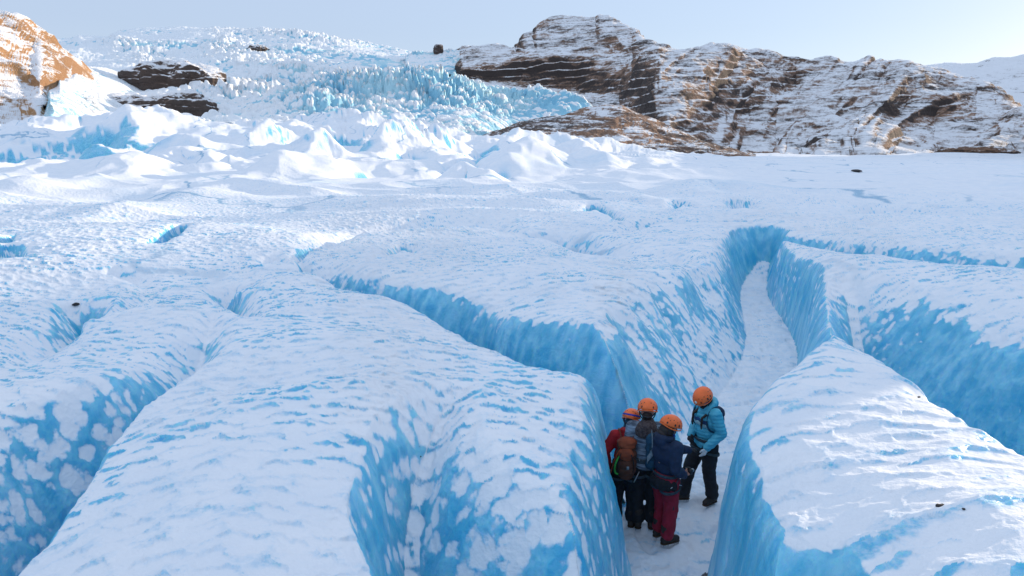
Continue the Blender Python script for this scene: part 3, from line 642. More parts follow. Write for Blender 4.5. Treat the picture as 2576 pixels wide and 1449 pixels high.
# sunlit cliff at the left
V = loft([([(-260, 460), (0, 400), (60, 372), (100, 345), (125, 285), (150, 235), (180, 200), (205, 190), (240, 215), (330, 345)], [(-260, 400), (100, 470), (205, 860), (330, 900)]), ([(-260, 400), (0, 338), (60, 320), (100, 285), (125, 240), (150, 205), (180, 175), (205, 172), (240, 205), (330, 342)], [(-260, 440), (100, 560), (205, 890), (330, 930)]), ([(-260, 200), (0, 190), (80, 190), (125, 160), (165, 148), (205, 160), (240, 198), (330, 340)], [(-260, 560), (100, 700), (205, 930), (330, 960)]),
          ([(-260, -40), (0, 36), (40, 46), (80, 73), (120, 100), (165, 130), (190, 147), (205, 153), (240, 190), (330, 338)], [(-260, 740), (205, 980), (330, 1000)])], -260, 330, 520, 320, [(80, -20), (300, -150)])
rocky('left_cliff', V, M_CLIFF, 9.0, 60.0, 30.0, 5.0, 12)
V = loft([([(40, 370), (360, 352)], [(40, 540), (125, 410), (220, 540), (360, 640)]), ([(40, 290), (360, 292)], [(40, 800), (90, 680), (125, 450), (200, 560), (360, 760)]), ([(40, 238), (360, 238)], [(40, 1050), (95, 900), (125, 590), (155, 610), (205, 690), (360, 980)]),
          ([(40, 190), (360, 205)], [(40, 1300), (110, 1150), (150, 720), (190, 760), (220, 850), (360, 1120)]), ([(40, 158), (190, 158), (360, 190)], [(40, 1500), (120, 1300), (190, 990), (360, 1230)])], 40, 360, 260, 160)
icy('snow_slope', V, 3.0, 14.0, 21, [(250, 190, 60, 20, .6), (280, 280, 30, 40, .5)])
# unseen ridge added beyond the right edge, crest shaped to shade the plain
def shade_mountain():
    s = np.array([math.sin(SUN_AZ), math.cos(SUN_AZ)]); p = np.array([-s[1], s[0]])
    qs = np.linspace(-300, 290, 260); T = np.linspace(-1, 1, 60); V = np.empty((60, 260, 3))
    te = math.tan(SUN_EL)
    for j, q in enumerate(qs):
        tc_ = max(420.0, 3.4 * q)
        tb = np.interp(q, [-300, 3, 5, 8, 15, 20.8, 29.4, 60, 109, 200, 300], [-200, -200, -60, -60, -25, -.8, 19, 58, 107, 205, 320])
        h = (tc_ - tb) * te + 1.5
        if q < 4.5: h = np.interp(q, [-300, -60, -25, 2, 4.5], [90, 60, 55, 55, (tc_ + 60) * te])
        h += 1.6 * float(fbm(q / 9.0, 3.0, 1.0, 3)) * min(1, max(0, (q - 12) / 20))
        for i, t in enumerate(T):
            c = s * (tc_ + t * (60 + 0.035 * tc_)) + p * q
            V[i, j] = (c[0], c[1], -12 + (h + 12) * (1 - abs(t)) ** 1.1)
    put('shade_ridge', grid_mesh('shade_ridge', V[::-1]), M_ROCK, kind='structure')
shade_mountain()
print('sheets', _t.time() - _t0)

def outcrop(u, v, r, w_, h_, d_, label, seed, mat=None):
    bm = bmesh.new(); bmesh.ops.create_icosphere(bm, subdivisions=6, radius=1)
    co = np.array([t.co[:] for t in bm.verts])
    nrm = co.copy(); sgn = np.sign(co); co = sgn * np.abs(co) ** 0.72                    # blockier than a ball
    X = co * np.array([w_ / 2, d_ / 2, h_ / 2]); L = h_ * 0.7
    dd = h_ * (0.26 * ridged(X[:, 0] / L, X[:, 1] / L, X[:, 2] / L * 0.5 + seed, 5, 0.55) + 0.3 * fbm(X[:, 0] / L / 2, X[:, 1] / L / 2, seed, 3))
    X = X + nrm * dd[:, None]
    zb = X[:, 2] / (h_ / 4.5) + 0.6 * fbm(X[:, 0] / w_ * 4, X[:, 1] / w_ * 4, seed, 2); st = zb - np.floor(zb)
    X[:, :2] += nrm[:, :2] * (h_ * 0.07 * st)[:, None]
    for t, c in zip(bm.verts, X): t.co = c
    me = bpy.data.meshes.new('rock_outcrop'); bm.to_mesh(me); bm.free(); me.polygons.foreach_set('use_smooth', np.ones(len(me.polygons), bool))
    p = R(u, v, r); o = put('rock_outcrop', me, mat or M_OUT, label=label, cat='rock', group='rock outcrops in the icefall'); o.location = p
    return o
outcrop(442, 222, 1030, 112, 46, 70, 'widest brown rock outcrop, snow capped, in the left part of the icefall', 3)
outcrop(392, 286, 800, 98, 30, 50, 'low grey rock ledge just below the widest outcrop of the icefall', 7)
outcrop(520, 255, 960, 34, 20, 30, 'small dark rock at the lower right end of the widest outcrop', 13)
outcrop(646, 130, 1740, 44, 22, 40, 'small dark rock high in the white upper icefall', 17)
outcrop(1103, 126, 1690, 18, 20, 16, 'small reddish rock knob standing alone on the icefall skyline', 23)
outcrop(2455, 388, 700, 62, 9, 30, 'low dark mound of rubble at the foot of the far right slope', 31, M_MORAINE)
outcrop(1905, 392, 690, 50, 6, 24, 'low streak of rubble where the plain meets the slope right of the moraine', 37, M_MORAINE)

# ------------------------------------------------------------------ people and their gear
def cloth(name, col, col2=None, scale=30.0, rough=0.85, stretch=(1, 1, 1), bump=0.3, sheen=0.0):
    k = NT(name)
    co = k.n('ShaderNodeTexCoord').outputs['Object']
    n = k.noise(k.scale(co, stretch), scale, 4, 0.6)
    c2 = col2 or tuple(c * 0.6 for c in col)
    k.l(k.mix(k.ss(n, 0.3, 0.7), c2, col), k.b.inputs['Base Color'])
    k.b.inputs['Roughness'].default_value = rough
    k.bump(k.noise(co, 14.0, 3), bump, 0.02)
    return k.m
M_RED = cloth('red_shell', (0.45, 0.012, 0.02), (0.28, 0.006, 0.012), 8)
M_DKRED = cloth('crimson_trousers', (0.30, 0.008, 0.03), (0.20, 0.004, 0.02), 6)
M_BLACK = cloth('black_fabric', (0.010, 0.012, 0.018), (0.005, 0.006, 0.010), 10)
M_NAVY = cloth('navy_shell', (0.010, 0.028, 0.075), (0.006, 0.016, 0.045), 8)
M_HEATH = cloth('heather_stripe_fleece', (0.26, 0.33, 0.42), (0.035, 0.05, 0.08), 16, 0.95, (0.35, 0.35, 3.2))
M_FUR = cloth('brown_grey_hood', (0.10, 0.075, 0.075), (0.03, 0.02, 0.025), 40, 0.95)
M_PUFF = cloth('light_blue_puffer', (0.075, 0.46, 0.62), (0.05, 0.36, 0.52), 10, 0.5)
M_PALE = cloth('pale_blue_panel', (0.38, 0.66, 0.74), None, 12, 0.5)
M_STRIPE = cloth('navy_stripe', (0.012, 0.07, 0.22), None, 12, 0.5)
M_SKIN = cloth('skin', (0.50, 0.25, 0.19), (0.44, 0.20, 0.15), 12, 0.6, bump=0.05)
M_HAIR = cloth('dark_brown_hair', (0.030, 0.014, 0.010), (0.012, 0.006, 0.005), 60, 0.6, (6, 6, 0.6))
M_WHITE = cloth('white_glove_knit', (0.72, 0.74, 0.76), (0.55, 0.58, 0.62), 30)
M_BOOT = cloth('dark_boot_leather', (0.035, 0.022, 0.014), (0.012, 0.010, 0.010), 20, 0.7)
M_SOLE = cloth('boot_rubber', (0.06, 0.030, 0.012), None, 20)
M_RUST = cloth('rust_pack_fabric', (0.30, 0.062, 0.022), (0.19, 0.038, 0.015), 9)
M_RUSTD = cloth('dark_rust_fabric', (0.115, 0.038, 0.022), None, 9)
M_GREEN = cloth('green_cord', (0.05, 0.42, 0.06), None, 60)
M_ORCORD = cloth('orange_cord', (0.45, 0.07, 0.02), None, 60)
M_BLUE = cloth('bright_blue_fabric', (0.02, 0.06, 0.40), (0.012, 0.04, 0.28), 20)
M_TEAL = cloth('dark_teal_fabric', (0.012, 0.07, 0.13), None, 20)
M_GREY = cloth('grey_webbing', (0.24, 0.29, 0.33), (0.16, 0.2, 0.24), 30)
M_DGREY = cloth('slate_webbing', (0.035, 0.06, 0.08), None, 30)
def hard(name, col, rough=0.35, metal=0.0):
    k = NT(name); co = k.n('ShaderNodeTexCoord').outputs['Object']
    n = k.noise(co, 12, 4, 0.6)
    k.l(k.mix(k.ss(n, 0.35, 0.75), col, tuple(c * 0.82 for c in col)), k.b.inputs['Base Color'])
    k.l(k.ss(n, 0.2, 0.8, rough, rough + 0.2), k.b.inputs['Roughness']); k.b.inputs['Metallic'].default_value = metal
    return k.m
M_HELM = hard('orange_helmet_shell', (0.92, 0.16, 0.028))
M_VENT = hard('vent_shadow_paint', (0.03, 0.015, 0.012), 0.6)  # dark discs painted for the shade inside the helmet vents
M_STICK = hard('white_sticker', (0.78, 0.76, 0.72))
M_STEEL = hard('brushed_steel', (0.45, 0.47, 0.5), 0.35, 0.9)
M_BLKP = hard('black_plastic', (0.012, 0.012, 0.015), 0.4)

class Shape:
    """collects rounded solids in a bmesh and fuses them into one continuous skin"""
    def __init__(s): s.bm = bmesh.new()
    def ball(s, c, r, rot=None, seg=20):
        r = (r, r, r) if np.isscalar(r) else r
        M = Matrix.Translation(c) @ (rot.to_4x4() if rot else Matrix()) @ Matrix.Diagonal((*r, 1))
        bmesh.ops.create_uvsphere(s.bm, u_segments=seg, v_segments=seg // 2 + 2, radius=1, matrix=M); return s
    def limb(s, a, ra, b, rb, flat=1.0, caps=True):
        a, b = Vector(a), Vector(b); d = b - a; L = d.length
        if L < 1e-6: return s
        q = d.to_track_quat('Z', 'Y')
        M = Matrix.Translation((a + b) / 2) @ q.to_matrix().to_4x4() @ Matrix.Diagonal((1, flat, 1, 1))
        bmesh.ops.create_cone(s.bm, cap_ends=True, segments=18, radius1=ra, radius2=rb, depth=L, matrix=M)
        if caps:
            s.ball(a, (ra, ra * flat, ra * .98), q.to_matrix()); s.ball(b, (rb, rb * flat, rb * .98), q.to_matrix())
        return s
    def chain(s, pts, flat=1.0):
        for (a, ra), (b, rb) in zip(pts[:-1], pts[1:]): s.limb(a, ra, b, rb, flat)
        return s
    def box(s, c, size, rot=None):
        M = Matrix.Translation(c) @ (rot.to_4x4() if rot else Matrix()) @ Matrix.Diagonal((*size, 1))
        bmesh.ops.create_cube(s.bm, size=1, matrix=M); return s
    def mesh(s, name, voxel=0.011, smooth=4, wrinkle=0.0, fn=None, fuse=True):
        me = bpy.data.meshes.new(name); s.bm.to_mesh(me); s.bm.free()
        if fuse:
            o = bpy.data.objects.new('tmp', me); COL.objects.link(o)
            m = o.modifiers.new('r', 'REMESH'); m.mode = 'VOXEL'; m.voxel_size = voxel
            m = o.modifiers.new('s', 'SMOOTH'); m.iterations = smooth; m.factor = 0.6
            dg = bpy.context.evaluated_depsgraph_get(); dg.update()
            me2 = bpy.data.meshes.new_from_object(o.evaluated_get(dg)); me2.name = name
            bpy.data.objects.remove(o); bpy.data.meshes.remove(me); me = me2
            n = len(me.vertices); co = np.empty(n * 3); no = np.empty(n * 3)
            me.vertices.foreach_get('co', co); me.vertices.foreach_get('normal', no); co = co.reshape(-1, 3); no = no.reshape(-1, 3)
            if wrinkle:
                d = wrinkle * (fbm(co[:, 0] * 9, co[:, 1] * 9, co[:, 2] * 14 + 3, 3) + 0.6 * ridged(co[:, 0] * 7, co[:, 1] * 7, co[:, 2] * 11, 2))
                co = co + no * d[:, None]
            if fn is not None: co = co + no * fn(co)[:, None]
            me.vertices.foreach_set('co', co.reshape(-1)); me.update()
        me.polygons.foreach_set('use_smooth', np.ones(len(me.polygons), bool))
        return me

def part(name, me, mat, parent, label=None, loc=None, mw=None):
    o = put(name, me, mat, parent=parent)
    if label: o['label'] = label
    return o
def tube(pts, r, name, mat, parent=None, closed=False, seg=8):
    """a cord or strap through points"""
    P = [Vector(p) for p in pts]; bm = bmesh.new(); rings = []
    n = len(P); rr = r if hasattr(r, '__len__') else (r, r)
    for i, p in enumerate(P):
        d = (P[(i + 1) % n] - P[i - 1]) if closed else (P[min(i + 1, n - 1)] - P[max(i - 1, 0)])
        q = d.to_track_quat('Z', 'Y').to_matrix()
        rings.append([bm.verts.new(p + q @ Vector((math.cos(a) * rr[0], math.sin(a) * rr[1], 0))) for a in np.arange(seg) * 2 * math.pi / seg])
    m = n if closed else n - 1
    for i in range(m):
        a, b = rings[i], rings[(i + 1) % n]
        for k in range(seg): bm.faces.new((a[k], a[(k + 1) % seg], b[(k + 1) % seg], b[k]))
    if not closed: bm.faces.new(rings[0][::-1]); bm.faces.new(rings[-1])
    me = bpy.data.meshes.new(name); bm.to_mesh(me); bm.free()
    me.polygons.foreach_set('use_smooth', np.ones(len(me.polygons), bool))
    return put(name, me, mat, parent=parent)
def curve(pts, n=6):
    return [tuple(p) for p in resample([tuple(p) for p in pts], n)]

def helmet(parent, Mh, sticker=False, band=None):
    """climbing helmet in head space: the crown is +Z, the face +Y"""
    bm = bmesh.new()
    bmesh.ops.create_uvsphere(bm, u_segments=40, v_segments=24, radius=1)
    kill = [v for v in bm.verts if v.co.z < -0.12]
    bmesh.ops.delete(bm, geom=kill, context='VERTS')
    for v in bm.verts:
        x, y, z = v.co
        a = math.atan2(y, x); low = max(0, 0.35 - z)
        f = 1 + 0.05 * math.cos(2 * a) * 0 + 0.02 * math.cos(6 * a) * max(0, z) * (1 - z)
        v.co = Vector((x * 0.122 * f * (1 + 0.04 * low), y * 0.148 * f * (1 + 0.05 * low), z * 0.125 - 0.02 * low * (1 if y < -0.2 else 0.2) + (0.012 * math.cos(2 * a + math.pi) * low)))
    me = bpy.data.meshes.new('helmet'); bm.to_mesh(me); bm.free()
    me.polygons.foreach_set('use_smooth', np.ones(len(me.polygons), bool))
    h = put('helmet', me, M_HELM, parent=parent); h.matrix_local = Mh
    m = h.modifiers.new('t', 'SOLIDIFY'); m.thickness = 0.009; m.offset = 0
    for a, zz, s in [(25, .62, .010), (65, .62, .010), (115, .62, .010), (155, .62, .010), (205, .62, .010), (245, .62, .010), (295, .62, .010), (335, .62, .010), (45, .50, .009), (135, .5, .009), (225, .5, .009), (315, .5, .009), (0, .5, .009), (180, .5, .009),
                     (12, .22, .019), (168, .22, .019), (55, .22, .016), (125, .22, .016), (235, .20, .016), (305, .20, .016), (192, .2, .017), (348, .2, .017)]:
        a = math.radians(a); c = math.sqrt(1 - zz * zz)
        n = Vector((math.cos(a) * c / .122, math.sin(a) * c / .148, zz / .125)).normalized()
        p = Vector((math.cos(a) * c * .124, math.sin(a) * c * .150, zz * .127))
        bm = bmesh.new(); M = Matrix.Translation(p) @ n.to_track_quat('Z', 'Y').to_matrix().to_4x4() @ Matrix.Diagonal((s * .8, s * (1.15 if zz < .3 else .8), .0045, 1))
        bmesh.ops.create_uvsphere(bm, u_segments=10, v_segments=6, radius=1, matrix=M)
        me = bpy.data.meshes.new('vent_hole'); bm.to_mesh(me); bm.free(); put('vent_hole', me, M_VENT, parent=h)
    # rim and chin strap
    tube([(math.cos(a) * .125, math.sin(a) * .152, -.022 + .012 * math.cos(2 * a + math.pi)) for a in np.linspace(0, 2 * math.pi, 33)[:-1]], (.005, .008), 'rim', M_HELM, h, True)
    tube(curve([(-.108, .02, -.02), (-.09, .03, -.10), (-.04, .06, -.165), (0, .07, -.175), (.04, .06, -.165), (.09, .03, -.10), (.108, .02, -.02)], 4), (.003, .008), 'chin_strap', M_BLACK, h)
    tube(curve([(-.105, -.05, -.03), (-.06, -.10, -.085), (0, -.118, -.10), (.06, -.10, -.085), (.105, -.05, -.03)], 4), (.004, .011), 'neck_cradle', M_BLKP, h)
    if sticker:
        bm = bmesh.new(); n = Vector((0.0, .95, .32)).normalized()
        M = Matrix.Translation((0.0, .1455, .034)) @ n.to_track_quat('Z', 'Y').to_matrix().to_4x4() @ Matrix.Diagonal((.020, .020, .004, 1))
        bmesh.ops.create_uvsphere(bm, u_segments=16, v_segments=8, radius=1, matrix=M)
        me = bpy.data.meshes.new('sticker'); bm.to_mesh(me); bm.free(); put('sticker', me, M_STICK, parent=h)
    if band:
        tube([(math.cos(a) * .1225, math.sin(a) * .149, .030) for a in np.linspace(0, 2 * math.pi, 41)[:-1]], (.004, .014), 'headlamp_band', band, h, True)
    return h

def hand_mesh(wrist, direction, side, curl=0.35, palmn=(0, -1, 0), name='hand', voxel=0.0045, scale=1.0):
    """palm with four fingers of unequal length and a thumb that leaves the side of the palm"""
    w_ = Vector(wrist); d = Vector(direction).normalized(); pn = Vector(palmn); pn = (pn - d * pn.dot(d)).normalized(); sd = d.cross(pn) * side
    s = Shape(); k = scale
    s.limb(w_, .026 * k, w_ + d * .035 * k, .032 * k, 0.7)
    s.limb(w_ + d * .03 * k, .033 * k, w_ + d * .075 * k, .036 * k, 0.55)
    for i, (off, ln, r) in enumerate([(-.030, .058, .0095), (-.010, .072, .0100), (.010, .068, .0098), (.029, .052, .0088)]):
        b = w_ + d * .078 * k + sd * off * k; ang = curl * (1 + .15 * i)
        d1 = (d * math.cos(ang) + pn * math.sin(ang) + sd * off * 2).normalized(); p1 = b + d1 * ln * .5 * k
        d2 = (d * math.cos(ang * 2.1) + pn * math.sin(ang * 2.1)).normalized(); p2 = p1 + d2 * ln * .3 * k
        d3 = (d * math.cos(ang * 2.9) + pn * math.sin(ang * 2.9)).normalized(); p3 = p2 + d3 * ln * .25 * k
        s.chain([(b - d * .02 * k, r * 1.1 * k), (p1, r * k), (p2, r * .92 * k), (p3, r * .78 * k)])
    tb = w_ + d * .03 * k - sd * .026 * k; t1 = tb + (d * .6 - sd * .75 + pn * .25).normalized() * .036 * k; t2 = t1 + (d * .9 - sd * .25 + pn * .3).normalized() * .030 * k
    s.chain([(tb, .014 * k), (t1, .012 * k), (t2, .009 * k)])
    return s.mesh(name, voxel, 2)

def boot(parent, ankle, yaw, pitch=0.0):
    R_ = Matrix.Rotation(yaw, 3, 'Z'); a = Vector(ankle)
    s = Shape()
    f = lambda x, y, z: a + R_ @ Vector((x, y, z))
    s.chain([(f(0, -.02, .14), .066), (f(0, -.015, .03), .060)]); s.chain([(f(0, -.02, -.03), .055), (f(0, .07, -.035), .052), (f(0, .15, -.05), .045)], .9)
    s.ball(f(0, -.045, -.04), .048)
    b = part('boot', s.mesh('boot', .009, 3), M_BOOT, parent)
    s = Shape()
    s.limb(f(0, -.045, -.082), .048, f(0, .15, -.082), .047, 1.0)
    me = s.mesh('sole', .009, 2); 
    co = np.empty(len(me.vertices) * 3); me.vertices.foreach_get('co', co); co = co.reshape(-1, 3); co[:, 2] = (co[:, 2] - (a.z - .082)) * .36 + (a.z - .085); me.vertices.foreach_set('co', co.reshape(-1))
    put('sole', me, M_SOLE, parent=b)
    s = Shape()                                          # crampon: frame and points under the sole
    for x, y in [(-.035, .16), (.035, .16), (-.04, .09), (.04, .09), (-.035, 0), (.035, 0), (-.03, -.07), (.03, -.07)]:
        s.limb(f(x, y, -.088), .008, f(x, y, -.118), .004); s.limb(f(x, y, -.09), .007, f(0, y, -.09), .007)
    s.limb(f(0, -.08, -.09), .008, f(0, .17, -.09), .008)
    put('crampon', s.mesh('crampon', .005, 0), M_STEEL, parent=b)
    tube([f(-.05, -.02, -.03), f(-.04, .05, .0), f(0, .07, .012), f(.04, .05, .0), f(.05, -.02, -.03)], (.004, .009), 'lace', M_SOLE, b)
    return b

BASE = dict(pel=(0, 0, .93), waist=(0, 0, 1.08), chest=(0, 0, 1.27), neck=(0, -.005, 1.43), head=(0, .02, 1.575),
            shL=(-.165, 0, 1.385), elL=(-.245, -.03, 1.12), wrL=(-.24, .07, .89), shR=(.165, 0, 1.385), elR=(.245, -.03, 1.12), wrR=(.24, .07, .89),
            hipL=(-.09, 0, .88), knL=(-.105, .02, .49), anL=(-.11, -.01, .115), hipR=(.09, 0, .88), knR=(.105, .02, .49), anR=(.11, -.01, .115))
def person(loc, az, height, label, J, headrot, jacket, trousers, jk=0.0, puff=False, hood=None, bulk=1.0, hem=0.90, bootyaw=(0.1, -0.1), hair=None, sleeves=True):
    """a standing figure: the body is one continuous mesh; clothing, boots, helmet and hair are its children"""
    j = dict(BASE); j.update(J); j = {k: Vector(v) for k, v in j.items()}
    root = bpy.data.objects.new('person', None); COL.objects.link(root)
    root['label'] = label; root['category'] = 'person'; root['group'] = 'hikers standing in the ice crevasse'
    root.empty_display_size = 0.2
    root.location = loc; root.rotation_euler = (0, 0, -math.radians(az)); k = height / 1.73; root.scale = (k, k, k)
    HR = Euler([math.radians(a) for a in headrot], 'XYZ').to_matrix()     # pitch (down negative), roll, yaw
    nk = j['neck']; hp = lambda x, y, z: nk + Vector((0, 0, .05)) + HR @ Vector((x, y, z))
    # body
    s = Shape()
    s.ball(j['pel'], (.15, .105, .11)); s.ball(j['waist'], (.125, .09, .13)); s.ball(j['chest'], (.155, .105, .16)); s.limb(j['pel'], .11, j['chest'], .11)
    s.limb(j['chest'] + Vector((0, 0, .1)), .09, nk, .058); s.limb(nk, .054, hp(0, 0.005, .03), .052)
    s.ball(hp(0, .012, .115), (.074, .092, .105), HR); s.ball(hp(0, .035, .055), (.052, .055, .055), HR); s.ball(hp(0, .072, .035), (.024, .022, .02), HR)
    s.limb(hp(0, .098, .12), .012, hp(0, .112, .085), .016); s.ball(hp(0, .09, .055), (.024, .014, .008), HR)
    for sx in (-1, 1):
        s.ball(hp(sx * .076, .0, .10), (.010, .02, .032), HR); s.ball(hp(sx * .032, .088, .145), (.02, .012, .008), HR); s.ball(hp(sx * .04, .07, .085), (.024, .022, .022), HR)
    for t in 'LR':
        s.limb(nk - Vector((0, 0, .03)), .055, j['sh' + t], .062); s.chain([(j['sh' + t], .062), (j['el' + t], .044), (j['wr' + t], .030)])
        dd = (j['wr' + t] - j['el' + t]).normalized(); s.limb(j['wr' + t], .03, j['wr' + t] + dd * .06, .026, .7)
        s.limb(j['pel'], .11, j['hip' + t], .095); s.chain([(j['hip' + t], .095), (j['kn' + t], .062), (j['an' + t], .045)])
    part('body', s.mesh('body', .012, 3), M_SKIN, root)
    for sx in (-1, 1):
        s = Shape(); s.ball(hp(sx * .032, .094, .125), (.012, .008, .007), HR, 12); part('eye', s.mesh('eye', .01, 0, fuse=False), M_BLKP, root)
    # trousers
    s = Shape()
    s.ball(j['pel'] + Vector((0, -.01, -.01)), (.175, .135, .13))
    for t in 'LR':
        s.limb(j['pel'], .12, j['hip' + t], .122)
        low = j['an' + t] + (j['kn' + t] - j['an' + t]) * .10
        s.chain([(j['hip' + t] + Vector((0, -.01, -.01)), .122), (j['hip' + t].lerp(j['kn' + t], .5), .108), (j['kn' + t], .090), (j['kn' + t].lerp(low, .6), .084), (low, .088)])
    part('trousers', s.mesh('trousers', .012, 3, 0.012), trousers, root)
    # jacket
    s = Shape(); b = bulk
    hemp = j['pel'].lerp(j['waist'], -.1)
    s.ball(hemp + Vector((0, 0, hem - .90)), (.180 * b, .140 * b, .10)); s.ball(j['waist'], (.165 * b, .13 * b, .16)); s.ball(j['chest'], (.185 * b, .14 * b, .17)); s.ball(j['chest'] + Vector((0, -.01, .08)), (.17 * b, .12 * b, .10))
    s.limb(j['chest'] + Vector((0, 0, .10)), .12, nk + Vector((0, 0, -.005)), .078)
    for t in 'LR':
        s.limb(nk - Vector((0, 0, .035)), .075, j['sh' + t], .085 * b)
        s.chain([(j['sh' + t], .086 * b), (j['sh' + t].lerp(j['el' + t], .5), .078 * b), (j['el' + t], .068 * b), (j['el' + t].lerp(j['wr' + t], .6), .058 * b), (j['wr' + t], .046 * b)])
    fn = None
    if puff: fn = lambda c: 0.0075 * np.abs(np.sin((c[:, 2] + 0.12 * c[:, 0]) * math.pi / 0.052)) - 0.003
    me = s.mesh('jacket', .010, 3, 0.010, fn)
    jo = part('jacket', me, jacket, root)
    if hood:
        s = Shape(); m_, kind = hood
        if kind == 'down':
            for a in np.linspace(0, 2 * math.pi, 13)[:-1]: s.ball(nk + Vector((math.sin(a) * .095, -.035 + math.cos(a) * .085, .045 - .025 * math.cos(a))), (.048, .05, .042))
            s.ball(nk + Vector((0, -.11, .02)), (.11, .065, .085)); s.ball(nk + Vector((0, -.08, -.04)), (.15, .07, .06))
        else:
            s.ball(nk + Vector((0, -.02, -.02)), (.155, .115, .09)); s.ball(nk + Vector((0, -.09, -.05)), (.15, .075, .13)); s.ball(nk + Vector((0, .0, .04)), (.085, .085, .06))
        part('hood', s.mesh('hood', .010, 3, 0.014), m_, jo)
    for i, t in enumerate('LR'):
        boot(root, j['an' + t], bootyaw[i])
    Mh = Matrix.Translation(hp(0, .005, .165)) @ HR.to_4x4()
    return root, j, hp, HR, Mh, jo

def ground(x, y):
    return float(macro(np.array([[x]], float), np.array([[y]], float))[0, 0])

# ---- hiker in the red jacket, seen from behind, rust rucksack
PR = [None] * 5
x, y = 1.36, 7.70
root, j, hp, HR, Mh, jo = person((x, y, min(-0.02, max(-0.05, ground(x, y)))), 12, 1.46, 'person in a red jacket seen from behind, blue band round the orange helmet',
    dict(elL=(-.30, -.04, 1.13), wrL=(-.235, .02, .88), elR=(.22, .1, 1.12), wrR=(.16, .26, 1.05), neck=(.035, .05, 1.41), chest=(.015, .02, 1.25), shL=(-.15, .02, 1.36), shR=(.19, .03, 1.37)), (-24, 0, -16), M_RED, M_BLACK, hood=(M_RED, 'down'), bulk=1.02)
helmet(root, Mh, band=M_BLUE)
s = Shape(); s.chain([(hp(0, -.02, .02), .085), (hp(0, -.01, .07), .08)]); s.ball(hp(0, -.05, .09), (.07, .05, .055)); part('neck_gaiter', s.mesh('neck_gaiter', .009, 3, .006), M_TEAL, root)
part('glove', hand_mesh(j['wrL'], (0.05, .25, -1), 1, .35, (1, 0, 0), 'glove', .006, 1.1), M_BLACK, root)
part('glove', hand_mesh(j['wrR'], (0, 1, -.2), -1, .5, (0, 0, -1), 'glove', .006, 1.1), M_BLACK, root)
def harness(root, j):
    pel = j['pel']
    h = tube([pel + Vector((math.cos(a) * .185, math.sin(a) * .148, .05)) for a in np.linspace(0, 2 * math.pi, 25)[:-1]], (.008, .022), 'harness', M_DGREY, root, True)
    for t in 'LR':
        c = j['hip' + t].lerp(j['kn' + t], .22)
        tube([c + Vector((math.cos(a) * .130, math.sin(a) * .128 - .01, .03 * math.sin(a))) for a in np.linspace(0, 2 * math.pi, 21)[:-1]], (.007, .020), 'leg_loop', M_DGREY, h, True)
    return h
harness(root, j)
def wmat(root):
    return Matrix.Translation(root.location) @ root.rotation_euler.to_matrix().to_4x4() @ Matrix.Diagonal((*root.scale, 1))
def gear_root(name, label, cat, carrier, group=None):
    e = bpy.data.objects.new(name, None); COL.objects.link(e); e.matrix_world = wmat(carrier); e['label'] = label; e['category'] = cat
    e.empty_display_size = .1
    if group: e['group'] = group
    return e
bp = gear_root('backpack', 'rust orange rucksack with a green cord, worn over the red jacket', 'backpack', root)
s = Shape()
for zz, rx, ry, yy in [(1.32, .13, .085, -.20), (1.20, .145, .10, -.215), (1.08, .15, .105, -.215), (.98, .14, .095, -.205), (.90, .11, .07, -.19)]: s.ball((.015, yy, zz), (rx, ry, .10))
part('pack_body', s.mesh('pack_body', .011, 4, .010), M_RUSTD, bp)
s = Shape(); s.ball((.02, -.20, 1.375), (.135, .10, .065)); s.ball((.02, -.25, 1.34), (.11, .05, .05)); part('pack_lid', s.mesh('pack_lid', .010, 3, .014), M_RUST, bp)
s = Shape(); s.ball((.015, -.285, 1.22), (.105, .045, .10)); part('front_pocket', s.mesh('front_pocket', .010, 3, .012), M_RUST, bp)
for sx in (-1, 1):
    tube(curve([(.015 + sx * .075, -.20, 1.40), (.01 + sx * .10, -.08, 1.475), (sx * .115, .05, 1.44), (sx * .12, .16, 1.30), (sx * .13, .12, 1.12), (sx * .13, -.08, .98)], 5), (.006, .022), 'shoulder_strap', M_RUST, bp)
    tube(curve([(.015 + sx * .04, -.30, 1.30), (.015 + sx * .085, -.325, 1.20), (.015 + sx * .11, -.31, 1.08), (.015 + sx * .10, -.28, .97)], 5), .007, 'compression_cord', M_BLACK, bp)
tube(curve([(-.075, -.30, 1.20), (-.115, -.315, 1.12), (-.135, -.30, 1.02), (-.125, -.28, .94), (-.09, -.27, .92)], 6), .013, 'cord_coil', M_GREEN, bp)
tube(curve([(-.06, -.29, 1.30), (-.12, -.28, 1.18), (-.17, -.22, 1.0), (-.205, -.15, .84)], 6), .011, 'tied_cord', M_ORCORD, bp)
s = Shape(); s.box((.045, -.333, 1.05), (.035, .006, .045)); part('patch', s.mesh('patch', fuse=False), M_GREY, bp)
tube([(.13, -.24, .80), (.20, -.20, .95)], .008, 'axe_shaft', M_STEEL, bp)

